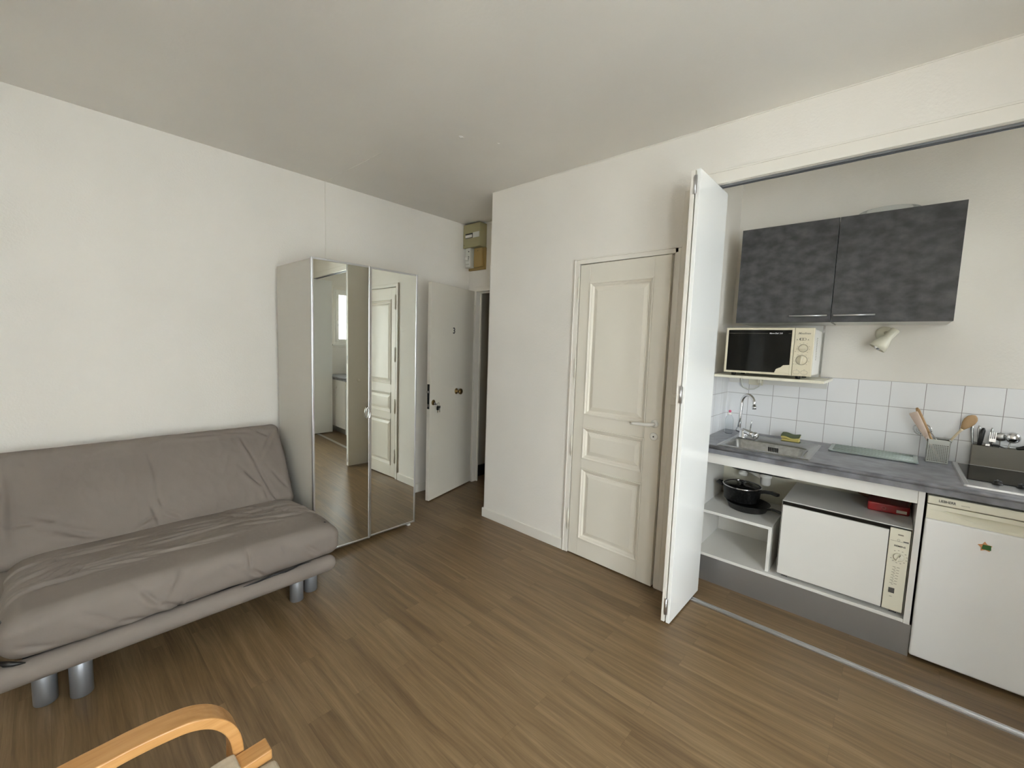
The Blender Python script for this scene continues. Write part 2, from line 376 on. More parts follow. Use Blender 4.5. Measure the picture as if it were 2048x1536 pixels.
# local: x 0..W1 along leaf, visible face at y=+0 (towards +y local?)  leaf thickness .04
leaf = obj('door_leaf', box(bm_new(), 0, W1, -.04, 0, .012, 2.045), DOORP, d1, .002, local=True)
def on1(d, z, h=0): return (W1-d, h, z)
obj('door_number', text_bm('3', .082, .0015, lambda a, b, h: (W1-.358-a, .0012+h, 1.618+b), bold=True), PRINT, d1, local=True, label='black numeral 3 on the door face')
bm = bm_new(); lathe(bm, [(0, 0), (.030, 0), (.030, .003), (.020, .008), (.010, .012), (.010, .030), (.022, .038), (.029, .048), (.029, .058), (.022, .064), (0, .066)], on1(.419, 1.02), (0, 1, 0))
obj('door_knob', bm, BRASS, d1, local=True, label='round brass centre knob')
bm = bm_new(); lathe(bm, [(0, 0), (.026, 0), (.026, .004), (.018, .009), (0, .010)], on1(.047, .943), (0, 1, 0))
obj('lock_cylinder', bm, BRASS, d1, local=True)
bm = bm_new(); box(bm, W1-.0005, W1+.002, -.033, -.008, .885, 1.115); obj('lock_plate', bm, BLACK, d1, local=True)
bm = bm_new(); box(bm, W1+.001, W1+.014, -.030, -.012, 1.035, 1.055); box(bm, W1+.001, W1+.004, -.028, -.013, .905, .93); obj('lock_bolt', bm, CHROME, d1, local=True)
for z in (.25, 1.05, 1.85):
    bm = bm_new(); cyl(bm, (0, .006, z-.05), (0, .006, z+.05), .007, 12); obj('hinge', bm, DOORP, d1, local=True)
# frame
bm = bm_new()
box(bm, -3.375, -3.322, YE-.012, YC+.004, 0, 2.045); box(bm, -3.375, -2.62, YE-.012, YC+.004, 2.045, 2.095)
box(bm, -3.322, -3.308, YE+.045, YC+.004, 0, 2.045); box(bm, -3.322, -2.62, YE+.045, YC+.004, 2.030, 2.045); box(bm, -2.66, -2.60, YE-.012, YC+.004, 0, 2.095)
struct('trim_9', bm, TRIM, bevel=.002)
# keys hanging in the lock
k = thing('key_bunch', 'bunch of keys with black fob hanging from lock of open white door', 'keys', tuple(d1.matrix_basis @ Vector(on1(.085, .925, .03))), ang)
def ko(name, bm, m): return obj(name, bm, m, k, local=True)
bm = bm_new(); ring = [(math.cos(t*PI/8)*.016, 0, math.sin(t*PI/8)*.016) for t in range(17)]; tube(bm, ring, .0016, 6, cap=False); ko('key_ring', bm, CHROME)
bm = bm_new(); prism(bm, rrect(-.012, .012, -.055, -.017, .008), -.004, .004, lambda a, b, h: (a+.008, h, b)); ko('fob', bm, BLACK)
bm = bm_new(); prism(bm, rrect(-.010, .010, -.038, -.014, .008), -.0012, .0012, lambda a, b, h: (a-.012, h+.007, b)); box(bm, -.015, -.009, .006, .008, -.075, -.036); ko('key', bm, CHROME)
bm = bm_new(); prism(bm, rrect(-.010, .010, -.040, -.014, .008), -.0012, .0012, lambda a, b, h: (a+.000, h-.007, b)); box(bm, -.004, .003, -.008, -.006, -.080, -.038); ko('key', bm, BRASS)
bm = bm_new(); box(bm, .01, .034, -.016, -.013, -.004, .004); lathe(bm, [(0, 0), (.010, 0), (.010, .003), (0, .003)], (.036, -.013, .012), (0, 1, 0), 16); ko('key', bm, CHROME)

# ------------------------------------------------------------------ panelled door
def panel_leaf(Wd, z0, z1, x0, x1, rows, th=.04):
    """front face at y=0 facing -y"""
    bm = bm_new()
    edges = [z0] + [v for r_ in rows for v in r_] + [z1]
    box(bm, 0, x0, 0, th, z0, z1); box(bm, x1, Wd, 0, th, z0, z1)
    for a, b in zip(edges[0::2], edges[1::2]): box(bm, x0, x1, 0, th, a, b)
    for a, b in rows:
        loops = []
        for ins, dp in ((0, 0), (0, -.006), (.008, -.007), (.014, .001), (.022, .004), (.030, .014), (.038, .014), (.040, .010), (.062, .003)):
            loops.append([bm.verts.new(p) for p in ((x0+ins, dp, a+ins), (x1-ins, dp, a+ins), (x1-ins, dp, b-ins), (x0+ins, dp, b-ins))])
        for l0, l1 in zip(loops, loops[1:]):
            for i in range(4): bm.faces.new((l0[i], l0[(i+1) % 4], l1[(i+1) % 4], l1[i]))
        bm.faces.new(loops[-1]); 
        box(bm, x0-.001, x1+.001, .02, th-.002, a-.001, b+.001)
    return bm
d2 = sroot('door_2', (-1.672, YB-.008, 0), math.radians(-1.2))
Wd = .640
obj('door_leaf', panel_leaf(Wd, .008, 2.064, .080, .538, [(.132, .652), (.716, .944), (1.030, 1.942)]), DOORP, d2, .0015, local=True)
for z in (1.91, 1.355, .80, .25):
    bm = bm_new(); cyl(bm, (-.006, -.008, z-.065), (-.006, -.008, z+.065), .0075, 12); lathe(bm, [(.0075, 0), (.004, .012), (0, .016)], (-.006, -.008, z+.065)); lathe(bm, [(.0075, 0), (.004, .012), (0, .016)], (-.006, -.008, z-.065), (0, 0, -1))
    obj('hinge', bm, DOORP, d2, local=True)
bm = bm_new(); lathe(bm, [(0, 0), (.024, 0), (.024, .006), (.012, .011), (.010, .012)], (.600, 0, 1.045), (0, -1, 0))
tube(bm, [(.600, -.008, 1.045), (.600, -.045, 1.045), (.592, -.052, 1.044), (.55, -.053, 1.040), (.485, -.050, 1.036), (.465, -.046, 1.034)], [.010, .010, .011, .010, .010, .009], 12)
obj('door_handle', bm, WPLAST, d2, local=True, label='white lever handle')
bm = bm_new(); lathe(bm, [(0, 0), (.024, 0), (.024, .005), (.020, .008), (0, .008)], (.600, 0, .965), (0, -1, 0)); kp = obj('key_plate', bm, WPLAST, d2, local=True)
bm = bm_new(); cyl(bm, (.600, -.0079, .965), (.600, -.0086, .965), .005, 12); obj('keyhole', bm, BLACK, kp, local=True)
bm = bm_new()
for (a, b, c_, d_) in ((-1.716, -1.680, 0, 2.100), (-1.680, -.998, 2.070, 2.100)):
    box(bm, a, b, YB-.012, YB+.11, c_, d_)
box(bm, -1.026, -.998, YB-.002, YB+.11, 0, 2.075); box(bm, -1.018, -.985, YB-.012, YB, 0, 2.100)
box(bm, -1.722, -1.712, YB-.017, YB-.001, 0, 2.108); box(bm, -1.722, -.980, YB-.017, YB-.001, 2.098, 2.108)
struct('trim_10', bm, TRIM, bevel=.002)

# ------------------------------------------------------------------ light switch by the panelled door
s = thing('light_switch', 'cream light switch on wall between panelled door and folding door', 'switch', (-.955, YB-.012, 1.175))
obj('back_plate', box(bm_new(), -.985, -.925, YB-.022, YB-.012, 1.175, 1.240), TRIM, s, .003)
obj('rocker', box(bm_new(), -.970, -.940, YB-.026, YB-.021, 1.190, 1.225), TRIM, s, .002)

# ------------------------------------------------------------------ folding doors of the niche
def folding(x, y0, y1, lab, knobx):
    t = thing('folding_door', lab, 'door', (x, (y0+y1)/2, 0))
    for i, s_ in enumerate((-1, 1)):
        a = x + (.0035 if s_ > 0 else -.0235)
        obj('door_panel', box(bm_new(), a, a+.020, y0, y1, .010, 2.404), GLOSSW if s_ == (1 if knobx < 0 else -1) else TRIM, t, .0015)
    for z in (2.33, 1.27, .10):
        bm = bm_new(); box(bm, x-.010, x+.010, y0-.0015, y0+.004, z-.045, z+.045); cyl(bm, (x, y0-.003, z-.045), (x, y0-.003, z+.045), .004, 8); obj('hinge', bm, ALU, t)
    bm = bm_new(); lathe(bm, [(0, 0), (.009, 0), (.009, .008), (.018, .014), (.020, .020), (.014, .026), (0, .027)], (x + knobx*.0235, y0+.12, 1.03), (knobx, 0, 0))
    obj('knob', bm, TRIM, t)
    return t
folding(-.822, 2.236, 2.690, 'white folded bifold door standing left of the kitchenette', -1)
folding(1.170, 2.356, 2.808, 'second white folded bifold door right of the fridge, seen in the wardrobe mirror', 1)

# ------------------------------------------------------------------ mirrored wardrobe
wd = thing('wardrobe', 'tall grey wardrobe with two mirrored doors beside the sofa', 'wardrobe', (-3.12, 1.59, 0))
bm = bm_new(); y0, y1, z0, z1 = 1.182, 1.995, .035, 2.012
box(bm, -3.405, -2.838, y0, y0+.018, z0, z1); box(bm, -3.405, -2.838, y1-.018, y1, z0, z1); box(bm, -3.405, -2.838, y0+.018, y1-.018, z1-.018, z1)
box(bm, -3.405, -2.838, y0+.018, y1-.018, z0, z0+.018); box(bm, -3.405, -3.395, y0+.018, y1-.018, z0+.018, z1-.018)
obj('body', bm, WARD, wd)
for y in (1.21, 1.96):
    for x in (-3.36, -2.87): obj('foot', box(bm_new(), x-.02, x+.025, y-.012, y+.012, 0, .036), WPLAST, wd)
def wdoor(yh, yf, dxe, ring):
    """hinge at yh, free edge at yf pushed out by dxe"""
    bmf = bm_new(); a, b = sorted((yh, yf)); zz0, zz1 = .030, 2.020; t = .014; X0, X1 = -2.836, -2.816
    box(bmf, X0, X1, a, a+t, zz0, zz1); box(bmf, X0, X1, b-t, b, zz0, zz1); box(bmf, X0, X1, a+t, b-t, zz0, zz0+t); box(bmf, X0, X1, a+t, b-t, zz1-t, zz1)
    bmm = box(bm_new(), X0+.004, X1-.004, a+t-.001, b-t+.001, zz0+t-.001, zz1-t+.001)
    sh = lambda p: Vector((p.x + dxe*(p.y-yh)/(yf-yh), p.y, p.z))
    for q in (bmf, bmm):
        for v in q.verts: v.co = sh(v.co)
    dr = obj('door', bmf, ALU, wd, .003)
    obj('mirror_pane', bmm, MIRROR, dr, label='mirror glass')
    if ring:
        yy = yf-.022; bmr = bm_new()
        tube(bmr, [(X1+dxe+.008+.004*math.cos(k*PI/10), yy+.015*math.cos(k*PI/10), .978+.040*math.sin(k*PI/10)) for k in range(21)], .0032, 8, cap=False)
        cyl(bmr, (X1+dxe-.012, yy+.012, .978), (X1+dxe+.012, yy+.012, .978), .004, 8)
        obj('ring_handle', bmr, CHROME, dr)
wdoor(1.180, 1.587, .0155, True)
wdoor(1.997, 1.591, -.0005, False)

# ------------------------------------------------------------------ sofa
sf = thing('sofa_bed', 'taupe fabric sofa bed with crumpled seat cover against left wall', 'sofa', (-2.8, .48, 0))
def soft(L, D, T, r, cu=(60, 34, 8), bulge=.0):
    """rounded slab: length L along y, depth D along x, thickness T along z, centred"""
    bm = bm_new(); nx, ny, nz = cu[1], cu[0], cu[2]; h = (D/2, L/2, T/2); idx = {}
    def vert(i, j, k):
        key = (i, j, k)
        if key in idx: return idx[key]
        p = Vector(((2*i/nx-1)*h[0], (2*j/ny-1)*h[1], (2*k/nz-1)*h[2]))
        q = Vector([max(-(h[a]-r), min(h[a]-r, p[a])) for a in range(3)]); d = p-q
        if d.length > 1e-9: p = q + d.normalized()*r
        idx[key] = bm.verts.new(p); return idx[key]
    def quad(a, b, c, d): bm.faces.new([vert(*a), vert(*b), vert(*c), vert(*d)]).smooth = True
    for i in range(nx):
        for j in range(ny):
            for k in (0, nz): quad((i, j, k), (i+1, j, k), (i+1, j+1, k), (i, j+1, k))
    for i in range(nx):
        for k in range(nz):
            for j in (0, ny): quad((i, j, k), (i+1, j, k), (i+1, j, k+1), (i, j, k+1))
    for j in range(ny):
        for k in range(nz):
            for i in (0, nx): quad((i, j, k), (i, j+1, k), (i, j+1, k+1), (i, j, k+1))
    return bm
def ridge(p): return 1-abs(noise.noise(p))*2
def crease(y, x, y0, x0, y1, x1, wd_, amp, sharp=2.2):
    """one fold line from (y0,x0) to (y1,x1): narrow valley with a soft lip"""
    a = Vector((y1-y0, x1-x0)); l = a.length; a /= l; d = Vector((y-y0, x-x0)); t = max(0, min(l, d.dot(a))); pd = d-a*t
    s_ = (d.x*a.y-d.y*a.x); fade = math.sin(PI*min(1, max(0, (t/l)*.92+.04)))
    return amp*fade*(-math.exp(-(s_/wd_)**2)+.8*math.exp(-((s_-wd_*sharp)/(wd_*1.5))**2))*(1 if pd.length < wd_*6 else 0)
# seat
rs = random.Random(11)
folds = []
for k in range(26):      # long creases running along the seat
    yc = rs.uniform(-.06, .98); ln = rs.uniform(.15, .55); xc = rs.uniform(-.20, .16) if k > 5 else .17; s_ = rs.uniform(-.022, .035)
    folds.append((yc-ln/2, xc-s_, yc+ln/2, xc+s_, rs.uniform(.006, .010), rs.uniform(.005, .011)))
for k in range(16):      # short diagonal tucks near the right end
    yc = rs.uniform(.66, 1.07); xc = rs.uniform(-.24, .12); a = rs.uniform(.3, 1.2); ln = rs.uniform(.08, .20)
    folds.append((yc-ln/2*math.cos(a), xc-ln/2*math.sin(a), yc+ln/2*math.cos(a), xc+ln/2*math.sin(a), rs.uniform(.006, .009), rs.uniform(.005, .011)))
for k in range(10):      # diagonals at the left end
    yc = rs.uniform(-.14, .08); xc = rs.uniform(-.18, .22); a = rs.uniform(-1.1, -.3); ln = rs.uniform(.10, .2)
    folds.append((yc-ln/2*math.cos(a), xc-ln/2*math.sin(a), yc+ln/2*math.cos(a), xc+ln/2*math.sin(a), rs.uniform(.006, .009), rs.uniform(.006, .011)))
# folds on the front face, in (y, z)
ff = [(.24, .41, .30, .32, .009, .013), (.30, .325, .375, .268, .009, .016), (.375, .268, .46, .275, .008, .014), (.46, .275, .62, .262, .010, .012), (.37, .26, .372, .30, .006, .012),
      (.05, .40, .16, .305, .012, .010), (.16, .305, .27, .268, .010, .012), (.27, .268, .36, .262, .009, .008), (.39, .44, .345, .355, .009, .009), (.65, .44, .655, .35, .008, .010),
      (.66, .34, .72, .27, .009, .012), (-.12, .33, -.02, .30, .009, .010), (.92, .38, 1.0, .30, .010, .009), (.80, .43, .82, .37, .009, .006), (.55, .40, .60, .35, .010, .007)]
bm = soft(1.285, .82, .185, .066, (330, 190, 22))
for v in bm.verts:
    x, y, z = v.co
    u = (x+.41)/.82; yy = y+.485
    top = max(0, min(1, (z+.0)/.07)); frt = max(0, min(1, (x-.33)/.05))
    e = 1-max(0, (abs(y)-.50)/.14)**2*.30
    dz = .010*noise.noise(Vector((x*2.2, y*1.6, 3))) + .004*noise.noise(Vector((x*9, y*4, 7)))
    z2 = z*(e if z > 0 else 1) + dz*(1 if z > 0 else .3)
    if top > 0:
        z2 += top*(max(-.015, min(.0075, sum(crease(yy, x, *f) for f in folds))) + .0032*ridge(Vector((x*30, y*6.5+x*3, 2)))*math.exp(-((x-.02)/.17)**2) + .0022*ridge(Vector((x*22+y*8, y*20, 6)))*max(0, y-.1))
    # crest dips towards the back crevice
    if z > 0: z2 -= .030*max(0, (.5-u)/.5)**1.3
    X = -2.705 + x + frt*(.012*noise.noise(Vector((y*3.2, z*8, 1))) + .006*noise.noise(Vector((y*11, z*14, 5))) + sum(crease(yy, .352+z, *f) for f in ff))
    v.co = Vector((X, yy + .007*noise.noise(Vector((x*7, z*9, 9))), .352 + z2))
seat = obj('seat_mattress', bm, FABRIC, sf)
# black tubes painting the shade in cover openings: along the rail and at the left corner
bm = bm_new(); tube(bm, [(-2.303+.004*math.sin(k*1.3), .62+k*.033, .262+.002*math.sin(k*1.7)+k*.0012) for k in range(11)], [.001, .003, .004, .0045, .005, .0045, .005, .004, .004, .003, .001], 6); obj('seam_shade', bm, BLACK, seat)
bm = bm_new(); tube(bm, [(-2.41, -.150, .405), (-2.385, -.142, .395), (-2.36, -.132, .380)], [.003, .007, .003], 6); obj('seam_shade', bm, BLACK, seat)
bm = bm_new(); tube(bm, [(-2.335, -.158, .285), (-2.322, -.140, .276), (-2.312, -.118, .270), (-2.306, -.09, .263)], [.004, .010, .008, .002], 8); obj('seam_shade', bm, BLACK, seat)
obj('eyelet', tube(bm_new(), [(-2.388, 1.060, .438), (-2.380, 1.066, .434)], .005, 8), BLACK, seat)
# back
bm = soft(1.345, .60, .150, .052, (270, 130, 14))
tilt = math.radians(56); ca, sa = math.cos(tilt), math.sin(tilt)
bf = [(.93, .02, 1.00, -.22, .010, .016), (1.00, -.22, 1.02, -.26, .010, .014), (.88, .22, .93, .02, .009, .011), (.86, -.02, .955, -.16, .010, .016), (.955, -.16, .965, -.24, .009, .012), (.40, .2, .42, -.1, .010, .007), (.42, -.10, .43, -.15, .008, .013), (.38, -.12, .41, -.27, .010, .009), (.0, -.16, .12, -.22, .010, .014), (-.05, -.08, .02, -.12, .010, .011), (-.16, -.10, -.06, -.11, .010, .012),
      (.30, -.24, .40, -.19, .009, .010), (.50, -.25, .42, -.19, .009, .010), (.98, .25, 1.05, .20, .009, .010), (1.0, .10, 1.08, .22, .009, .010), (.78, .26, .95, .24, .009, .007), (.55, .26, .8, .25, .009, .007), (.15, -.24, .02, -.19, .010, .010), (-.14, .18, -.13, -.22, .012, .012), (1.02, -.05, 1.10, -.20, .010, .009)]
for v in bm.verts:
    x, y, z = v.co; yy = y+.463                    # x: up along the back, z: thickness outwards
    top = max(0, min(1, (z+.01)/.05))
    z += .010*noise.noise(Vector((x*2.4, y*1.5, 13))) + .0035*noise.noise(Vector((x*8, y*5, 17))) + top*sum(crease(yy, x, *f) for f in bf)
    z += top*.0018*ridge(Vector((x*9, y*14, 21))) + top*.004*ridge(Vector((x*16, y*9, 27)))*max(0, min(1, (x-.18)/.06))
    y2 = yy + .010*noise.noise(Vector((x*6, z*4, 3)))
    v.co = Vector((-3.188 - x*ca + z*sa, y2, .600 + x*sa + z*ca))
obj('back_mattress', bm, FABRIC, sf)
# padded front rail with rounded ends
bm = bm_new(); R_ = .045; pts, rad = [], []
for k in range(7):
    a = PI/2*k/6; pts.append((-2.325, -.230-R_*math.cos(a)+R_, .219)); rad.append(max(.002, R_*math.sin(a)))
for k in range(1, 13): pts.append((-2.325, -.230+R_+k*.100, .219)); rad.append(R_)
for k in range(7):
    a = PI/2*k/6; pts.append((-2.325, 1.050+R_*math.sin(a), .219)); rad.append(max(.002, R_*math.cos(a)))
tube(bm, pts, rad, 24); obj('front_rail', bm, FABRIC, sf)
bm = bm_new(); box(bm, -3.36, -2.62, -.232, -.10, .19, .37); obj('side_bolster', bm, FABRIC, sf, .045, 4)
bm = bm_new(); box(bm, -3.26, -2.36, -.10, 1.03, .190, .262); obj('base_frame', bm, BLACK, sf)
for x, y in ((-2.445, .925), (-2.49, 1.022), (-2.440, -.050), (-2.395, .052), (-3.12, -.03), (-3.12, .98)):
    bm = bm_new(); lathe(bm, [(0, 0), (.034, 0), (.036, .003), (.036, .215), (0, .215)], (x, y, 0)); obj('leg', bm, GREYM, sf)

# ------------------------------------------------------------------ armchair in the foreground
ac = thing('armchair', 'bentwood armchair with curved birch arm at bottom left foreground', 'armchair', (-.82, 0, 0))
prof = [(-.42, .560), (-.30, .600), (-.15, .628), (-.02, .640), (.055, .643), (.10, .644), (.150, .641), (.19, .634), (.225, .617), (.252, .590), (.270, .555), (.277, .515), (.277, .47), (.272, .40), (.255, .28), (.23, .16), (.20, .06), (.17, .028), (.12, .016), (.0, .013), (-.45, .013)]
def smoothp(P, n=4):
    out = []
    for i in range(len(P)-1):
        p0, p1, p2, p3 = P[max(i-1, 0)], P[i], P[i+1], P[min(i+2, len(P)-1)]
        for k in range(n):
            t = k/n; out.append(tuple(.5*((2*p1[j])+(-p0[j]+p2[j])*t+(2*p0[j]-5*p1[j]+4*p2[j]-p3[j])*t*t+(-p0[j]+3*p1[j]-3*p2[j]+p3[j])*t**3) for j in range(2)))
    return out+[P[-1]]
for x in (-1.130, -.510):
    bm = bm_new(); ribbon(bm, [(x, a, b-.011) for a, b in smoothp(prof)], .060, .024, (1, 0, 0)); obj('arm', bm, WOOD, ac, .003)
for x0 in (-1.095, -.592):
    bm = bm_new(); ribbon(bm, [(x0+.0235, a, b) for a, b in smoothp([(.335, .486), (.20, .478), (.0, .44), (-.20, .40), (-.33, .40), (-.42, .47), (-.52, .62), (-.62, .80), (-.68, .92)])], .047, .026, (1, 0, 0)); obj('seat_rail', bm, WOOD, ac, .003)
bm = bm_new(); ribbon(bm, [(-.82, a, b) for a, b in smoothp([(.340, .455), (.24, .458), (.0, .425), (-.20, .385), (-.33, .385), (-.42, .455), (-.52, .605), (-.62, .785), (-.68, .905)])], .45, .045, (1, 0, 0)); obj('seat_sling', bm, BEIGEF, ac, .012, 3)
bm = bm_new(); ribbon(bm, [(-1.070, a, b) for a, b in smoothp([(.268, .489), (.20, .486), (.0, .448), (-.20, .408)])], .056, .036, (1, 0, 0)); obj('rail_cover', bm, BEIGEF, ac, .008, 3)
for y, z in ((.255, .425), (-.35, .30)): bm = bm_new(); box(bm, -1.10, -.54, y-.012, y+.012, z-.03, z+.01); obj('cross_bar', bm, WOOD, ac, .003)

# ------------------------------------------------------------------ electrics above the entrance
fb = thing('fuse_box', 'aged ivory fuse box with row of breakers above the entrance door', 'fuse box', (-3.325, YE, 2.48))
obj('housing', box(bm_new(), -3.447, -3.198, YE-.10, YE-.001, 2.482, 2.716), METERB, fb, .004)
obj('breaker_window', box(bm_new(), -3.410, -3.302, YE-.103, YE-.099, 2.575, 2.622), BLACK, fb)
for k in range(6): obj('breaker', box(bm_new(), -3.404+k*.0165, -3.391+k*.0165, YE-.108, YE-.100, 2.580, 2.606), WPLAST, fb)
obj('blank_cover', box(bm_new(), -3.298, -3.205, YE-.104, YE-.099, 2.572, 2.625), GREYP, fb, .001)
obj('screw', lathe(bm_new(), [(0, 0), (.005, 0), (0, .002)], (-3.432, YE-.10, 2.51), (0, -1, 0), 10), BLACK, fb)
mb = thing('meter_board', 'ochre wooden board with white main breaker below the fuse box', 'meter board', (-3.33, YE, 2.265))
obj('board', box(bm_new(), -3.440, -3.195, YE-.022, YE-.001, 2.262, 2.482), BOARDW, mb, .002)
br_ = obj('main_breaker', box(bm_new(), -3.425, -3.350, YE-.085, YE-.021, 2.285, 2.481), GREYP, mb, .004)
obj('switch_lever', box(bm_new(), -3.422, -3.395, YE-.098, YE-.084, 2.365, 2.388), WPLAST, br_, .002)
for x, z, r_ in ((-3.372, 2.445, .006), (-3.372, 2.392, .006), (-3.372, 2.372, .005)):
    obj('button', lathe(bm_new(), [(0, 0), (r_, 0), (r_, .004), (0, .004)], (x, YE-.085, z), (0, -1, 0), 12), BLACK, br_)
for z_ in (2.316, 2.352): obj('printed_line', box(bm_new(), -3.412, -3.365, YE-.0862, YE-.0848, z_, z_+.004), PRINTG, br_)
obj('fuse_cover', box(bm_new(), -3.335, -3.215, YE-.050, YE-.021, 2.285, 2.480), BOARDW, mb, .006, label='ochre fuse cover')
obj('screw', lathe(bm_new(), [(0, 0), (.005, 0), (0, .002)], (-3.275, YE-.05, 2.45), (0, -1, 0), 10), BLACK, mb)
obj('screw', lathe(bm_new(), [(0, 0), (.004, 0), (0, .002)], (-3.430, YE-.022, 2.275), (0, -1, 0), 10), BLACK, mb)

# ------------------------------------------------------------------ kitchenette: carcasses, worktop
WT = .914; WB = .862; YF = 2.815; YD = 2.862
wt = thing('worktop', 'dark grey stone-look worktop running under the white tiles', 'worktop', (.28, 3.12, WB))
bm = bm_new()
# slab with cut-outs for the basin and the hob
xs = [XK+.010, -.775, -.350, .305, .785, 1.498]
box(bm, xs[0], xs[1], YF, YK-.009, WB, WT); box(bm, xs[1], xs[2], YF, 2.890, WB, WT); box(bm, xs[1], xs[2], 3.190, YK-.009, WB, WT)
box(bm, xs[2], xs[5], YF, YK-.009, WB, WT)
bmesh.ops.remove_doubles(bm, verts=bm.verts, dist=.0001)
obj('slab', bm, WORK, wt)
bm = bm_new(); tube(bm, [(xs[0], YF+.001, WT-.012), (xs[5], YF+.001, WT-.012)], .012, 16); obj('rounded_front_edge', bm, WORK, wt)

bc = thing('sink_base_cabinet', 'open white base cabinet under sink with grey plinth', 'base cabinet', (-.38, 3.15, 0))
bm = bm_new(); box(bm, -.905, -.887, YD, 3.40, .168, WB); obj('side_panel', bm, WHITE, bc)
bm = bm_new(); box(bm, .137, .161, YD-.004, 3.40, .168, WB); obj('side_panel', bm, WHITE, bc, .001)
bm = bm_new(); box(bm, -.887, .137, YD, 3.40, .168, .186); obj('bottom_panel', bm, WHITE, bc, .001)
bm = bm_new(); box(bm, -.887, .137, YD, YD+.018, .788, WB); obj('front_rail', bm, WHITE, bc, .001)
bm = bm_new(); box(bm, -.887, .137, 3.385, 3.40, .186, .75); obj('back_panel', bm, CREAM, bc)
obj('plinth', box(bm_new(), -.905, .168, YD+.004, YD+.020, 0, .166), PLINTH, bc)
sh = thing('shelf_insert', 'small white shelf box under the sink holding the pans', 'shelf', (-.68, 3.1, .187))
bm = bm_new(); box(bm, -.886, -.466, 2.885, 3.36, .447, .465); obj('top_board', bm, WHITE, sh, .001)
bm = bm_new(); box(bm, -.484, -.466, 2.885, 3.36, .1865, .447); obj('upright', bm, WHITE, sh, .001)
bm = bm_new(); box(bm, -.886, -.484, 3.345, 3.36, .1865, .447); obj('back_board', bm, WHITE, sh)

# ------------------------------------------------------------------ sink and tap
sk = thing('sink', 'stainless steel inset sink at left end of the worktop', 'sink', (-.55, 3.1, WT))
def rloop(bm, x0, x1, y0, y1, r, z, n=6): return [bm.verts.new((a, b, z)) for a, b in rrect(x0, x1, y0, y1, r, n)]
def bridge(bm, a, b, s=True):
    n = len(a)
    for i in range(n): bm.faces.new((a[i], a[(i+1) % n], b[(i+1) % n], b[i])).smooth = s
bm = bm_new()
L_ = [rloop(bm, -.800, -.312, 2.835, 3.385, .018, WT+.0005), rloop(bm, -.797, -.315, 2.838, 3.382, .016, WT+.005), rloop(bm, -.785, -.327, 2.850, 3.370, .015, WT+.005),
      rloop(bm, -.780, -.332, 2.855, 3.365, .014, WT+.002), rloop(bm, -.772, -.352, 2.885, 3.188, .050, WT+.002), rloop(bm, -.767, -.357, 2.892, 3.181, .050, WT-.005),
      rloop(bm, -.755, -.372, 2.907, 3.166, .055, WT-.13), rloop(bm, -.735, -.392, 2.927, 3.146, .055, WT-.150)]
for a, b in zip(L_, L_[1:]): bridge(bm, a, b)
bm.faces.new(L_[-1])
obj('basin', bm, STEEL, sk)
bm = bm_new(); lathe(bm, [(0, 0), (.012, 0), (.038, .001), (.042, .003), (.044, .001)], (-.555, 3.03, WT-.1495)); obj('drain', bm, CHROME, sk)
bm = bm_new()
for k in range(6):
    for j in range(3): box(bm, -.575+k*.010, -.569+k*.010, 3.170, 3.1745, WT-.048+j*.009, WT-.042+j*.009)
obj('overflow_holes', bm, BLACK, sk)
tp = thing('kitchen_tap', 'chrome swan-neck mixer tap behind the sink', 'tap', (-.745, 3.255, WT+.002))
bm = bm_new(); lathe(bm, [(0, 0), (.027, 0), (.027, .006), (.022, .010), (.022, .05), (.018, .055), (0, .056)], (-.745, 3.235, WT+.002)); obj('base', bm, CHROME, tp)
bm = bm_new(); tube(bm, [(-.790, 3.262, .962), (-.770, 3.253, .962), (-.745, 3.24, .960), (-.700, 3.222, .952), (-.672, 3.212, .946)], [.015, .019, .022, .021, .020], 16); obj('body', bm, CHROME, tp)
bm = bm_new(); lathe(bm, [(0, 0), (.022, 0), (.024, .004), (.024, .020), (.018, .028), (0, .030)], (-.676, 3.214, .947), (.93, -.35, -.12), 14); obj('control_knob', bm, CHROME, tp)
bm = bm_new(); tube(bm, [(-.700, 3.225, .965), (-.697, 3.224, 1.02), (-.695, 3.222, 1.042)], [.0045, .004, .004], 8); obj('lever', bm, CHROME, tp)
bm = bm_new(); sp = [(-.778, 3.258, .958), (-.776, 3.256, 1.05), (-.772, 3.252, 1.14)]
for k in range(11):
    a = PI*(1-k/10*.93); R = .056; sp.append((-.772+ (R+R*math.cos(a))*.80, 3.252-(R+R*math.cos(a))*.55, 1.155+R*math.sin(a)*1.05))
sp.append((sp[-1][0]+.003, sp[-1][1]-.002, sp[-1][2]-.025))
tube(bm, sp, .0105, 14); obj('spout', bm, CHROME, tp)
bm = bm_new(); e = sp[-1]; cyl(bm, (e[0], e[1], e[2]+.004), (e[0]+.002, e[1]-.001, e[2]-.018), .013, 14); obj('nozzle', bm, CHROME, tp)
# soap bottle
bt = thing('soap_bottle', 'clear washing-up liquid bottle with pink tip in left corner', 'bottle', (-.862, 3.330, WT))
bm = bm_new(); lathe(bm, [(0, 0), (.024, 0), (.028, .004), (.028, .095), (.024, .118), (.013, .132), (.012, .136), (0, .136)], (-.862, 3.330, WT)); obj('body', bm, CLEAR, bt)
bm = bm_new(); lathe(bm, [(0, .1362), (.016, .1362), (.016, .146), (.010, .152), (0, .152)], (-.862, 3.330, WT)); cpb = obj('cap', bm, WPLAST, bt)
bm = bm_new(); lathe(bm, [(0, 0), (.006, 0), (.009, .006), (.009, .013), (.005, .018), (0, .019)], (-.862, 3.330, WT+.152)); obj('tip', bm, PINK, cpb, label='pink nozzle tip')
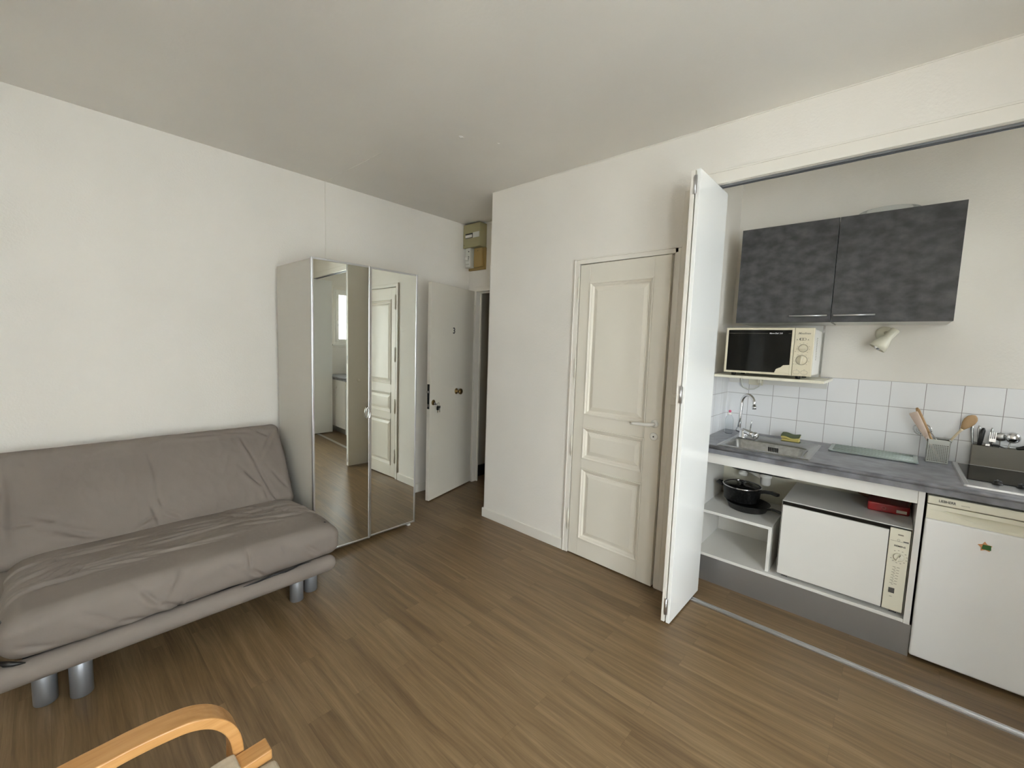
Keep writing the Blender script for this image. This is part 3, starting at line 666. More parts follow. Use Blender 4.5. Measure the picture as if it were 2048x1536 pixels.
# sponge
sg = thing('sponge', 'yellow and green dish sponge on worktop behind the sink', 'sponge', (-.485, 3.40, WT))
def wav(x0, x1, y0, y1, z, t, m, nm):
    bm = bm_new(); n = 10; R = []
    for k in range(n+1):
        x = x0+(x1-x0)*k/n; dz = .004*math.sin(k*.75)-.0005*k
        R.append([bm.verts.new(p) for p in ((x, y0, z+dz), (x, y1, z+dz+.012), (x, y1, z+t+dz+.012), (x, y0, z+t+dz))])
    for a, b in zip(R, R[1:]):
        for i in range(4): bm.faces.new((a[i], a[(i+1) % 4], b[(i+1) % 4], b[i]))
    bm.faces.new(R[0]); bm.faces.new(list(reversed(R[-1]))); obj(nm, bm, m, sg, .002)
bm = bm_new(); box(bm, -.537, -.437, 3.365, 3.425, WT+.0, WT+.012); obj('foam_lower', bm, SPONGEY, sg, .003)
wav(-.540, -.437, 3.360, 3.425, WT+.017, .012, SPONGEY, 'foam_upper'); wav(-.542, -.435, 3.359, 3.426, WT+.0292, .008, SPONGEG, 'scourer')

# glass chopping board
bm = bm_new(); n = 26; x0, x1, ya, yb = -.268, .140, 3.235, 3.485
prism(bm, rrect(x0, x1, ya, yb, .018, 6), WT+.003, WT+.009, lambda a, b, h: (a, b, h))
gb = thing('chopping_board', 'ribbed green glass chopping board lying on the worktop', 'chopping board', (-.06, 3.31, WT))
obj('board', bm, GLASSB, gb)
bm = bm_new()
for k in range(6): tube(bm, [(x0+.02, ya+.035+k*.036, WT+.009), (x1-.02, ya+.035+k*.036, WT+.009)], .0035, 6)
obj('ribs', bm, GLASSB, gb)
for x in (x0+.03, x1-.03):
    for y in (ya+.025, yb-.025): obj('rubber_foot', box(bm_new(), x-.006, x+.006, y-.006, y+.006, WT, WT+.003), GREYP, gb)

# ------------------------------------------------------------------ utensil basket with utensils
ub = thing('utensil_basket', 'pale grey perforated plastic basket holding wooden utensils', 'basket', (.215, 3.365, WT))
bx0, bx1, by0, by1, bz = .172, .263, 3.378, 3.465, WT
def lattice(bm, fn, w_, h_, nx, nz, th=.002):
    box_ = lambda a0, a1, b0, b1: prism(bm, [(a0, b0), (a1, b0), (a1, b1), (a0, b1)], 0, th, fn)
    m = .006; box_(0, w_, 0, .008); box_(0, w_, h_-.024, h_); box_(0, m, .008, h_-.024); box_(w_-m, w_, .008, h_-.024)
    iw, ih = w_-2*m, h_-.032
    for k in range(1, nx): x = m+iw*k/nx; box_(x-.0019, x+.0019, .008, h_-.024)
    for k in range(1, nz): z = .008+ih*k/nz; box_(m, w_-m, z-.0019, z+.0019)
bm = bm_new(); H_ = .128
lattice(bm, lambda a, b, h: (bx0+a, by0+h, bz+b), bx1-bx0, H_, 11, 11)
lattice(bm, lambda a, b, h: (bx0+a, by1-h, bz+b), bx1-bx0, H_, 11, 11)
lattice(bm, lambda a, b, h: (bx0+h, by0+a, bz+b), by1-by0, H_, 10, 11)
lattice(bm, lambda a, b, h: (bx1-h, by0+a, bz+b), by1-by0, H_, 10, 11)
box(bm, bx0, bx1, by0, by1, bz, bz+.002); obj('basket_wall', bm, GREYP, ub)
obj('hole_shade', box(bm_new(), bx0+.004, bx1-.004, by0+.030, by0+.032, bz+.004, bz+.10), BOXG, ub)  # dark sheet added so the basket holes show painted interior shadow
bm = bm_new(); q = .004
box(bm, bx0-q, bx1+q, by0-q, by0+.002, bz+H_-.004, bz+H_+.003); box(bm, bx0-q, bx1+q, by1-.002, by1+q, bz+H_-.004, bz+H_+.003)
box(bm, bx0-q, bx0+.002, by0-q, by1+q, bz+H_-.004, bz+H_+.003); box(bm, bx1-.002, bx1+q, by0-q, by1+q, bz+H_-.004, bz+H_+.003); obj('rim', bm, GREYP, ub)
def stick(name, label, cat, p0, p1, parts_, group=None):
    """utensil from foot p0 to head p1; parts_: (name, [(t, halfwidth, halfthick)], material)"""
    p0, p1 = Vector(p0), Vector(p1); t_ = thing(name, label, cat, tuple(p0), 0, group)
    d = (p1-p0); L = d.length; d.normalize(); sd = d.cross(Vector((0, 1, 0))).normalized(); nn = sd.cross(d)
    for nm, prof_, m in parts_:
        bm = bm_new(); rings = []
        for t, hw, ht in prof_:
            c = p0+d*L*t; rings.append([bm.verts.new(c+sd*hw*math.cos(2*PI*k/14)+nn*ht*math.sin(2*PI*k/14)) for k in range(14)])
        for a, b in zip(rings, rings[1:]):
            for k in range(14): bm.faces.new((a[k], a[(k+1) % 14], b[(k+1) % 14], b[k])).smooth = True
        bm.faces.new(rings[0]); bm.faces.new(rings[-1]); obj(nm, bm, m, t_)
    return t_
sp_h = [(0, .006, .005), (.35, .006, .005), (.66, .006, .005), (.70, .008, .005)]
sp_b = [(.70, .008, .005), (.74, .014, .006), (.80, .022, .007), (.87, .026, .007), (.94, .023, .006), (.98, .014, .004), (1, .003, .002)]
stick('wooden_spoon', 'wooden spoon with brown bowl leaning right from the basket', 'spoon', (.200, 3.428, WT+.008), (.352, 3.470, 1.195), [('handle', sp_h, WOODP), ('bowl', sp_b, WOODS)])
stick('wooden_spatula', 'flat pinkish wooden spatula leaning left from the basket', 'spatula', (.232, 3.405, WT+.008), (.098, 3.408, 1.186), [('handle', [(0, .006, .004), (.42, .007, .004), (.50, .010, .004)], WOODPK), ('blade', [(.50, .010, .004), (.62, .015, .003), (.82, .0185, .0028), (.985, .020, .0022), (1, .019, .0015)], WOODPK)])
stick('wooden_turner', 'slim brown wooden turner behind the pinkish spatula', 'spatula', (.240, 3.444, WT+.008), (.112, 3.440, 1.212), [('handle', [(0, .005, .004), (.45, .006, .004), (.52, .008, .004)], WOODS), ('blade', [(.52, .008, .004), (.7, .009, .003), (.95, .010, .003), (1, .005, .002)], WOODS)])
ts = thing('strainer', 'round grey wire strainer hanging over left side of the basket', 'strainer', (.15, 3.39, 1.0))
bm = bm_new(); tube(bm, [(.147+.040*math.cos(k*PI/12), 3.460-.010*math.cos(k*PI/12), 1.085+.035*math.sin(k*PI/12)) for k in range(25)], .0022, 8, cap=False); obj('ring', bm, CHROME, ts)
bm = bm_new()
R = []
for j in range(5):
    f = j/4*PI/2; rr = math.cos(f)
    R.append([bm.verts.new((.149+.039*rr*math.cos(k*PI/12)-.0, 3.462+.012*math.sin(f), 1.085+.034*rr*math.sin(k*PI/12)-.004*math.sin(f))) for k in range(24)] if j < 4 else [bm.verts.new((.149, 3.474, 1.081))])
for a, b in zip(R, R[1:]):
    for k in range(24):
        if len(b) == 1: bm.faces.new((a[k], a[(k+1) % 24], b[0]))
        else: bm.faces.new((a[k], a[(k+1) % 24], b[(k+1) % 24], b[k]))
om = obj('mesh_bowl', bm, STEEL, ts); wm = om.modifiers.new('wire', 'WIREFRAME'); wm.thickness = .0014
bm = bm_new(); tube(bm, [(.186, 3.452, 1.072), (.222, 3.445, 1.02), (.245, 3.44, .93)], .003, 8); obj('handle', bm, CHROME, ts)

# ------------------------------------------------------------------ hob
hb = thing('hob', 'black glass electric hob with steel frame at right of the worktop', 'hob', (.54, 3.16, WT))
hx0, hx1, hy0, hy1 = .282, .800, 2.868, 3.462
bm = bm_new()
L_ = [rloop(bm, hx0, hx1, hy0, hy1, .012, WT), rloop(bm, hx0+.003, hx1-.003, hy0+.003, hy1-.003, .011, WT+.008), rloop(bm, hx0+.018, hx1-.018, hy0+.014, hy1-.014, .008, WT+.008), rloop(bm, hx0+.022, hx1-.022, hy0+.018, hy1-.018, .006, WT+.004)]
for a, b in zip(L_, L_[1:]): bridge(bm, a, b, False)
bm.faces.new(L_[-1]); obj('frame', bm, ALU, hb)
obj('glass_plate', box(bm_new(), hx0+.024, hx1-.024, hy0+.160, hy1-.019, WT+.004, WT+.0075), BGLASS, hb, .001)
for x in (.405, .480, .60, .68):
    bm = bm_new(); lathe(bm, [(0, 0), (.019, 0), (.019, .003), (.014, .006), (.013, .018), (0, .019)], (x, hy0+.143, WT+.004)); box(bm, x-.003, x+.003, hy0+.127, hy0+.159, WT+.018, WT+.025); obj('control_knob', bm, BLACK, hb, .001)
# cutlery box and what stands in it
cb = thing('cutlery_box', 'taupe plastic cutlery box standing at the back of the hob', 'box', (.50, 3.487, WT))
cx0, cx1, cy0, cy1, cz0, cz1 = .354, .640, 3.464, 3.511, WT, 1.032
bm = bm_new(); t = .003
box(bm, cx0, cx1, cy0, cy0+t, cz0, cz1); box(bm, cx0, cx1, cy1-t, cy1, cz0, cz1); box(bm, cx0, cx0+t, cy0+t, cy1-t, cz0, cz1); box(bm, cx1-t, cx1, cy0+t, cy1-t, cz0, cz1); box(bm, cx0+t, cx1-t, cy0+t, cy1-t, cz0, cz0+t)
obj('box_body', bm, BOXG, cb, .001)
def knife_prof(w1, w2): return [(0, w1*.5, .001), (.45, w1, .0012), (.5, w2*.7, .004), (.7, w2, .006), (.92, w2*1.15, .006), (1, w2*.5, .003)]
stick('table_knife', 'steel table knife standing first at left in the cutlery box', 'knife', (.368, 3.49, cz0+.006), (.346, 3.498, 1.138), [('handle', knife_prof(.006, .006), STEEL)])
stick('table_fork', 'steel fork handle standing behind the black handled knife', 'fork', (.385, 3.50, cz0+.006), (.375, 3.503, 1.137), [('handle', knife_prof(.006, .006), STEEL)])
stick('black_handled_knife', 'knife with fat black handle in the cutlery box', 'knife', (.372, 3.480, cz0+.006), (.389, 3.474, 1.130), [('blade', [(0, .008, .0008), (.48, .010, .001)], STEEL), ('handle', [(.48, .009, .006), (.7, .0105, .007), (.93, .010, .007), (1, .005, .003)], BLACK)])
stick('tea_spoon', 'pale steel spoon handle standing tallest beside the upturned fork', 'spoon', (.424, 3.49, cz0+.006), (.424, 3.502, 1.133), [('handle', knife_prof(.005, .005), STEEL)])
fk = thing('fork', 'steel fork with tines up in middle of the cutlery box', 'fork', (.428, 3.48, cz0+.006))
bm = bm_new(); tube(bm, [(.428, 3.48, cz0+.006), (.428, 3.48, 1.058)], .003, 8); obj('handle', bm, STEEL, fk)
bm = bm_new(); box(bm, .415, .4395, 3.479, 3.482, 1.058, 1.075)
for k in range(4): box(bm, .415+k*.007, .4185+k*.007, 3.479, 3.482, 1.075, 1.112)
obj('tines', bm, CHROME, fk)
ld = thing('ladle', 'shiny steel ladle with round bowl at right in the cutlery box', 'ladle', (.50, 3.48, cz0+.006))
bm = bm_new(); bmesh.ops.create_uvsphere(bm, u_segments=28, v_segments=16, radius=.030)
for v in bm.verts: v.co = Vector((v.co.x+.499, v.co.y*.8+3.478, v.co.z+1.093))
for f in bm.faces: f.smooth = True
bmesh.ops.delete(bm, geom=[f for f in bm.faces if f.calc_center_median().y > 3.490], context='FACES'); o = obj('bowl', bm, CHROME, ld); s_ = o.modifiers.new('t', 'SOLIDIFY'); s_.thickness = .0015
bm = bm_new(); tube(bm, [(.492, 3.489, 1.072), (.490, 3.488, 1.04), (.49, 3.487, cz0+.006)], .003, 8); obj('handle', bm, STEEL, ld)
ws = thing('serving_spoon', 'dull steel serving spoon between upturned fork and ladle in the cutlery box', 'spoon', (.46, 3.49, cz0+.006))
bm = bm_new(); bmesh.ops.create_uvsphere(bm, u_segments=24, v_segments=12, radius=.024)
for v in bm.verts: v.co = Vector((v.co.x*1.15+.458, v.co.y*.35+3.498, v.co.z*.95+1.088))
for f in bm.faces: f.smooth = True
obj('bowl', bm, STEEL, ws); bm = bm_new(); tube(bm, [(.458, 3.497, 1.07), (.458, 3.495, cz0+.006)], .003, 8); obj('handle', bm, STEEL, ws)
ph = thing('peeler', 'black handled peeler lying low at right of the cutlery box', 'peeler', (.55, 3.48, cz0+.006))
bm = bm_new(); tube(bm, [(.515, 3.474, 1.035), (.545, 3.474, 1.048), (.59, 3.478, 1.040)], [.008, .012, .008], 12); obj('handle', bm, BLACK, ph); bm = bm_new(); tube(bm, [(.545, 3.478, 1.043), (.548, 3.485, cz0+.006)], .003, 8); obj('shank', bm, STEEL, ph)
wk = thing('garlic_press', 'small bright metal tool resting on rim of the cutlery box', 'kitchen tool', (.425, 3.46, 1.03))
bm = bm_new(); box(bm, .400, .420, 3.458, 3.476, 1.0325, 1.048); obj('head', bm, CHROME, wk, .003)
bm = bm_new(); tube(bm, [(.415, 3.470, 1.042), (.45, 3.478, 1.040), (.480, 3.482, 1.030), (.50, 3.486, .94)], .004, 8); obj('handle', bm, BLACK, wk)

# ------------------------------------------------------------------ dishwasher / compact oven in the open cabinet
ov = thing('compact_dishwasher', 'white tabletop dishwasher with control strip inside the base cabinet', 'dishwasher', (-.145, 3.1, .187))
ox0, ox1, oz0, oz1, oy = -.426, .135, .200, .648, 2.866
obj('housing', box(bm_new(), ox0, ox1, oy+.016, 3.36, oz0, oz1), WHITE, ov, .003)
obj('front_gap_shade', box(bm_new(), ox0+.003, ox1-.003, oy+.012, oy+.018, oz0+.004, oz1-.004), BLACK, ov)  # black sheet painting the shade in the gap round the door
dr = obj('door', box(bm_new(), ox0+.007, .047, oy-.004, oy+.010, oz0+.012, oz1-.022), WHITE, ov, .003)
obj('top_gap_shade', box(bm_new(), ox0+.008, .048, oy+.004, oy+.0125, oz1-.019, oz1-.007), BGLASS, dr, label='black strip painted as the shaded gap above the door')  # black colour stands in for the shade of the gap on top
cp = obj('control_panel', box(bm_new(), .0505, ox1-.007, oy-.003, oy+.010, oz0+.012, oz1-.008), CREAM, ov, .002)
px = .093
def mark(nm, bm, m=PRINT): return obj(nm, bm, m, cp)
yv = oy-.0036
mark('brand_lettering', text_bm('SIEMENS', .0115, .0006, lambda a, b, h: (px+a, yv+h, .552+b), bold=True))
mark('indicator_window', prism(bm_new(), rrect(px-.012, px+.010, .608, .614, .003), yv-.0004, yv+.001, lambda a, b, h: (a, h, b)), PRINTG)
mark('panel_line', box(bm_new(), .056, ox1-.010, yv, yv+.001, .5755, .5768), PRINTG)
mark('switch', box(bm_new(), .104, .124, yv-.0006, yv+.001, .5785, .5825))
mark('switch_symbol', tube(bm_new(), [(.086+.005*math.cos(k*PI/8), yv, .583+.005*math.sin(k*PI/8)) for k in range(17)], .0005, 5, cap=False), PRINTG)
bm = bm_new()
for k in range(11):
    a = PI*(.68-k*.155); box(bm, px+.031*math.cos(a)-.003, px+.031*math.cos(a)+.003, yv, yv+.001, .497+.033*math.sin(a)-.0012, .497+.033*math.sin(a)+.0012)
for k in range(7):
    for dx_ in (-.012, .004): box(bm, px-.006+dx_-k*.0008, px-.006+dx_+.011-k*.0008, yv, yv+.001, .440-k*.0145, .442-k*.0145)
    box(bm, px-.012-k*.0008, px-.004-k*.0008, yv, yv+.001, .434-k*.0145, .4355-k*.0145)
box(bm, px-.018, px-.008, yv, yv+.001, .283, .285)
mark('programme_symbols', bm, PRINTG)
bm = bm_new(); lathe(bm, [(0, 0), (.020, 0), (.020, .006), (.017, .009), (0, .009)], (px, oy-.003, .497), (0, -1, 0)); kb = obj('programme_dial', bm, CREAM, cp)
bm = prism(bm_new(), [(-.003, -.019), (.003, -.019), (.003, .019), (-.003, .019)], oy-.012, oy-.020, lambda a, b, h: (px+a*.94+b*.34, h, .497+b*.94-a*.34)); obj('dial_grip', bm, CREAM, kb)
bm = prism(bm_new(), [(-.0012, .004), (.0012, .004), (.0012, .018), (-.0012, .018)], oy-.0198, oy-.0205, lambda a, b, h: (px+a*.94+b*.34, h, .497+b*.94-a*.34)); obj('dial_mark', bm, PRINT, kb)
mark('start_button', box(bm_new(), px-.024, px-.001, yv-.001, yv+.002, .303, .329), mat('grey_button', (.09, .09, .085), .4))
for x in (ox0+.04, ox1-.04):
    for y in (2.92, 3.30): obj('foot', box(bm_new(), x-.015, x+.015, y-.015, y+.015, .1865, oz0+.001), BLACK, ov)
# red box and card on the dishwasher
rb = thing('red_plastic_box', 'flat red plastic box with paper label on top of the dishwasher', 'box', (.04, 3.16, oz1))
bm = bm_new(); prism(bm, rrect(-.052, .124, 3.075, 3.30, .012), oz1+.0005, oz1+.048, lambda a, b, h: (a, b+(a+.05)*.12, h)); obj('box_body', bm, RED, rb, .006, 3)
bm = bm_new(); prism(bm, [(.070, .010), (.112, .010), (.112, .026), (.070, .026)], 0, .001, lambda a, b, h: (a, 3.075+(a+.05)*.12-.0012+h, oz1+b)); obj('paper_label', bm, CREAM, rb, label='small cream paper label')
bm = bm_new(); tube(bm, [(.018+.008*math.cos(k*PI/8), 3.083-.0005, oz1+.024+.008*math.sin(k*PI/8)) for k in range(17)], .0008, 5, cap=False); obj('embossed_mark', bm, mat('pale_red', (.5, .12, .1), .4), rb)
sc_ = thing('snack_bag', 'crumpled brown and red bag behind the red box', 'bag', (-.06, 3.26, oz1))
bm = bm_new(); bmesh.ops.create_icosphere(bm, subdivisions=4, radius=1)
for v in bm.verts:
    v.co = Vector((v.co.x*.085-.035, v.co.y*.025+3.345, max(0, v.co.z*.045+.040)+oz1+.001)) + noise.noise_vector(v.co*3)*.010
    v.co.z = max(v.co.z, oz1+.001)
    v.co.y = min(max(v.co.y, 3.322), 3.380)
obj('bag_body', bm, CARD, sc_, smooth=True)

# ------------------------------------------------------------------ pans under the sink
pz = .4655
fp = thing('frying_pan', 'dark speckled frying pan at bottom of the pan stack', 'pan', (-.655, 3.13, pz))
def vessel(c, r0_, r1_, h, t=.003):
    bm = bm_new(); lathe(bm, [(0, 0), (r0_, 0), (r0_+.006, .004), (r1_, h), (r1_+.003, h+.001), (r1_, h+.002), (r1_-t, h), (r0_, .006), (0, .005)], c, (0, 0, 1), 48); return bm
obj('pan_body', vessel((-.655, 3.12, pz), .105, .128, .045), PAN, fp)
bm = bm_new(); ribbon(bm, [(-.530, 3.085, pz+.040), (-.505, 3.075, pz+.048), (-.470, 3.062, pz+.047), (-.432, 3.045, pz+.040)], .022, .012, (.3, .95, 0)); 
obj('handle', bm, BLACK, fp, .004)
sp_ = thing('saute_pan', 'black saute pan with glass lid and side handles on top of the frying pan', 'pan', (-.68, 3.15, pz+.048))
c0 = (-.700, 3.135, pz+.049)
obj('pan_body', vessel(c0, .100, .114, .090), PAN, sp_)
bm = bm_new(); tube(bm, [(-.808, 3.120, c0[2]+.078), (-.832, 3.108, c0[2]+.084), (-.850, 3.118, c0[2]+.088), (-.850, 3.152, c0[2]+.088), (-.832, 3.165, c0[2]+.084), (-.808, 3.155, c0[2]+.078)], .009, 10); obj('side_handle', bm, BLACK, sp_)
bm = bm_new(); ribbon(bm, [(-.590, 3.115, c0[2]+.080), (-.560, 3.106, c0[2]+.092), (-.520, 3.095, c0[2]+.098), (-.478, 3.083, c0[2]+.094)], .030, .020, (.35, .93, 0)); obj('long_handle', bm, BLACK, sp_, .006)
ldz = c0[2]+.093
gl = thing('pan_cover', 'glass pan lid with shiny steel rim on the saute pan', 'pan cover', (c0[0], c0[1], ldz))
bm = bm_new(); lathe(bm, [(.114, .0), (.110, .002), (.09, .007), (.05, .010), (0, .012), (0, .0095), (.05, .0078), (.09, .0045), (.109, .0005)], (c0[0], c0[1], ldz+.001), (0, 0, 1), 48); obj('glass_dome', bm, BGLASS, gl)
bm = bm_new(); tube(bm, [(c0[0]+.1150*math.cos(k*PI/24), c0[1]+.1150*math.sin(k*PI/24), ldz+.004) for k in range(49)], .0042, 8, cap=False); obj('steel_rim', bm, CHROME, gl, label='shiny steel rim')
bm = bm_new(); lathe(bm, [(0, 0), (.008, 0), (.007, .010), (.018, .016), (.018, .022), (0, .024)], (c0[0], c0[1], ldz+.012)); obj('lid_knob', bm, BLACK, gl)
# waste pipe
wp = thing('waste_trap', 'white plastic waste trap and pipe below the sink', 'pipe', (-.55, 3.2, .65))
bm = bm_new(); lathe(bm, [(0, 0), (.026, 0), (.030, .01), (.030, .05), (.036, .052), (.036, .066), (.028, .068), (.025, .105), (0, .105)], (-.580, 3.21, .624)); obj('trap_cup', bm, WPLAST, wp)
bm = bm_new(); tube(bm, [(-.600, 3.22, .670), (-.66, 3.27, .676), (-.735, 3.33, .690)], .018, 14); obj('pipe', bm, WPLAST, wp)
bm = bm_new(); tube(bm, [(-.580, 3.21, .720), (-.575, 3.10, .745), (-.555, 3.03, .757)], .018, 14); obj('pipe', bm, WPLAST, wp)
bm = bm_new(); lathe(bm, [(0, 0), (.03, 0), (.03, .022), (.022, .026), (.022, .07), (0, .07)], (-.745, 3.34, .628)); obj('coupling', bm, WPLAST, wp)

# ------------------------------------------------------------------ fridge
fr_ = thing('fridge', 'white under-counter fridge with cream top panel and scooped handle', 'fridge', (.46, 3.1, 0))
fx0, fx1, fy = .170, .735, 2.848
obj('body', box(bm_new(), fx0+.006, fx1-.006, fy+.045, 3.40, .03, .850), FRIDGEW, fr_, .004)
obj('door', box(bm_new(), fx0, fx1, fy, fy+.044, .022, .732), FRIDGEW, fr_, .010, 4)
obj('base_grille', box(bm_new(), fx0+.01, fx1-.01, fy+.055, fy+.07, 0, .03), BLACK, fr_)
# handle moulding with a curved scoop
hbm = bm_new(); n = 24; zb, zt_ = .733, .802; prev = None
for k in range(n+1):
    a = fx0+.001+(fx1-fx0-.002)*k/n; u = (a-.222)/(fx1-.044-.222)
    dip = 0 if u <= 0 or u >= 1 else math.sin(PI*u)**.8
    zlo = .776-dip*.030; zm = .778
    ring_ = [(fy+.04, zb), (fy, zb), (fy, zlo), (fy+.026*min(1, dip*1.6)+.0005, zm), (fy+.0005, zm+.004), (fy, zt_), (fy+.04, zt_)]
    cur = [hbm.verts.new((a, y, z)) for y, z in ring_]
    if prev:
        for i in range(len(cur)): hbm.faces.new((prev[i], prev[(i+1) % len(cur)], cur[(i+1) % len(cur)], cur[i]))
    else: hbm.faces.new(cur)
    prev = cur
hbm.faces.new(list(reversed(prev)))
obj('handle_moulding', hbm, CREAM, fr_)
tpn = obj('top_panel', box(bm_new(), fx0, fx1, fy-.004, fy+.05, .8065, .846), CREAM, fr_, .004)
obj('brand_lettering', text_bm('LIEBHERR', .0165, .0008, lambda a, b, h: (.207+a, fy-.0046+h, .8265+b), 'LEFT', True, sx=.82), PRINT, tpn)
obj('model_lettering', text_bm('economy', .0075, .0006, lambda a, b, h: (.282+a, fy-.0045+h, .8235+b), 'LEFT'), PRINTG, tpn)
mg = thing('fridge_magnet', 'small orange star magnet with green middle on the fridge door', 'magnet', (.372, fy, .655))
star = []
for k in range(10):
    a = PI/2+k*PI/5+.1; r_ = .024 if k % 2 == 0 else .0135; star.append((r_*math.cos(a), r_*math.sin(a)))
obj('star', prism(bm_new(), star, fy-.0035, fy-.0002, lambda a, b, h: (.372+a, h, .655+b)), ORANGE, mg)
obj('green_patch', prism(bm_new(), [(-.012, -.010), (.017, -.011), (.016, .012), (-.010, .011)], fy-.006, fy-.0034, lambda a, b, h: (.374+a, h, .654+b)), GREEN, mg, .001)
# unit right of the fridge (seen in the mirror)
ru = thing('base_cabinet', 'white base cabinet right of the fridge, seen in the mirror', 'base cabinet', (1.1, 3.1, 0))
obj('body', box(bm_new(), .745, 1.495, 2.87, 3.40, .10, WB-.0005), WHITE, ru)
for a, b in ((.748, 1.117), (1.121, 1.492)):
    d_ = obj('door', box(bm_new(), a, b, 2.850, 2.869, .105, WB-.006), WHITE, ru, .002)
    obj('handle', tube(bm_new(), [(b-.04, 2.849, .62), (b-.04, 2.826, .62), (b-.04, 2.826, .74), (b-.04, 2.849, .74)], .004, 8), ALU, d_)
obj('plinth', box(bm_new(), .745, 1.495, 2.90, 2.915, 0, .099), PLINTH, ru)

# ------------------------------------------------------------------ wall cabinets
for i, (a, b, lab) in enumerate(((-.822, -.3126, 'dark grey wall cabinet directly above the microwave'), (-.3094, .199, 'dark grey wall cabinet above the spot lamp'))):
    t_ = thing('wall_cabinet', lab, 'wall cabinet', ((a+b)/2, 3.33, 1.697))
    obj('body', box(bm_new(), a+(.001 if i == 0 else .006), b-(.006 if i == 0 else .001), 3.160, YK-.001, 1.699, 2.297), WHITE, t_)
    d_ = obj('door', box(bm_new(), a, b, 3.140, 3.159, 1.697, 2.299), DARKG, t_, .001)
    h0, h1 = (b-.205, b-.015) if i == 0 else (a+.012, a+.20)
    bm = bm_new(); cyl(bm, (h0+.012, 3.141, 1.735), (h0+.012, 3.118, 1.735), .004, 8); cyl(bm, (h1-.012, 3.141, 1.735), (h1-.012, 3.118, 1.735), .004, 8); tube(bm, [(h0, 3.116, 1.735), (h1, 3.116, 1.735)], .0055, 10)
    obj('bar_handle', bm, ALU, d_)
dd = thing('glass_dish', 'clear glass dish lying on top of the right wall cabinet', 'dish', (-.10, 3.30, 2.299))
bm = bm_new(); lathe(bm, [(0, .002), (.07, .002), (.12, .020), (.136, .034), (.139, .034), (.123, .017), (.072, 0), (0, 0)], (-.105, 3.31, 2.2995), (0, 0, 1), 48); obj('dish_body', bm, CLEAR, dd)

# ------------------------------------------------------------------ microwave on its shelf
ms_ = thing('microwave_shelf', 'white wall shelf with back board and chrome edge strip carrying the microwave', 'shelf', (-.58, 3.3, 1.34))
obj('shelf_board', box(bm_new(), -.925, -.300, 3.030, YK-.025, 1.335, 1.351), CREAM, ms_, .001)
obj('back_board', box(bm_new(), -.925, -.378, YK-.024, YK-.009, 1.351, 1.697), WHITE, ms_, .001)
obj('support_rail', box(bm_new(), -.925, -.327, YK-.024, YK-.009, 1.277, 1.334), WHITE, ms_, .001)
bm = bm_new(); box(bm, -.3775, -.368, YK-.026, YK-.0095, 1.352, 1.697); obj('chrome_edge_strip', bm, CHROME, ms_)
for x in (-.80, -.62, -.345): obj('screw', lathe(bm_new(), [(0, 0), (.004, 0), (0, .002)], (x, 3.12, 1.335), (0, 0, -1), 8), BLACK, ms_)
mw = thing('microwave', 'ivory microwave oven with black window on the wall shelf', 'microwave', (-.61, 3.2, 1.351))
mx0, mx1, mz0, mz1, my = -.852, -.370, 1.370, 1.660, 3.062
obj('housing', box(bm_new(), mx0+.004, mx1-.002, my+.02, 3.40, mz0+.003, mz1-.004), WPLAST, mw, .010, 3)
bm = bm_new()
dfr = mx0; dto = -.470
box(bm, dfr, dfr+.013, my, my+.022, mz0, mz1); box(bm, dto-.013, dto, my, my+.022, mz0, mz1); box(bm, dfr+.013, dto-.013, my, my+.022, mz1-.013, mz1); box(bm, dfr+.013, dto-.013, my, my+.022, mz0, mz0+.013)
prism(bm, [(dto-.013, mz0+.013), (dto-.013, mz0+.065), (dto-.045, mz0+.062), (dto-.058, mz0+.048), (dto-.082, mz0+.036), (dto-.090, mz0+.013)], my, my+.022, lambda a, b, h: (a, h, b))
md = obj('door', bm, IVORY, mw, .0015)
obj('window', box(bm_new(), dfr+.012, dto-.012, my+.003, my+.018, mz0+.012, mz1-.012), BGLASS, md)
bm = bm_new(); box(bm, dfr+.014, -.610, my+.0022, my+.0032, 1.6255, 1.6265); box(bm, -.502, -.487, my+.0022, my+.0032, 1.6255, 1.6265); obj('window_line', bm, PRINTG, md)
obj('window_lettering', text_bm('Micro-Chef  210', .0105, .0006, lambda a, b, h: (-.604+a, my+.0024+h, 1.626+b), 'LEFT', True, .3, sx=1.0), WPRINT, md)
pn = obj('control_panel', box(bm_new(), -.468, mx1, my, my+.022, mz0, mz1), IVORY, mw, .004, 3)
cxp = -.4205; yq = my-.0006
obj('brand_lettering', text_bm('Moulinex', .0165, .0008, lambda a, b, h: (cxp+a, yq+h, 1.6265+b), 'CENTER', True, .35), PRINTG, pn)
bm = bm_new(); prism(bm, rrect(-.444, -.408, 1.584, 1.600, .007), my-.001, my+.002, lambda a, b, h: (a, h, b)); sw = obj('switch_slot', bm, PRINTG, pn)
obj('slide_switch', box(bm_new(), -.436, -.427, my-.007, my, 1.586, 1.598), IVORY, sw, .002); obj('slide_switch', box(bm_new(), -.423, -.411, my-.007, my, 1.586, 1.598), IVORY, sw, .002)
bm = bm_new(); box(bm, -.458, -.449, yq, my+.001, 1.586, 1.588); box(bm, -.455, -.452, yq, my+.001, 1.588, 1.593); box(bm, -.403, -.394, yq, my+.001, 1.586, 1.588); box(bm, -.400, -.397, yq, my+.001, 1.588, 1.593)
for (cx_, cz_, r_) in ((cxp, 1.538, .032), (cxp-.003, 1.467, .037)):
    for k in range(9):
        a = PI*(1.25-k*.1875); box(bm, cx_+r_*math.cos(a)-.003, cx_+r_*math.cos(a)+.003, yq, my+.001, cz_+r_*math.sin(a)-.0008, cz_+r_*math.sin(a)+.0008)
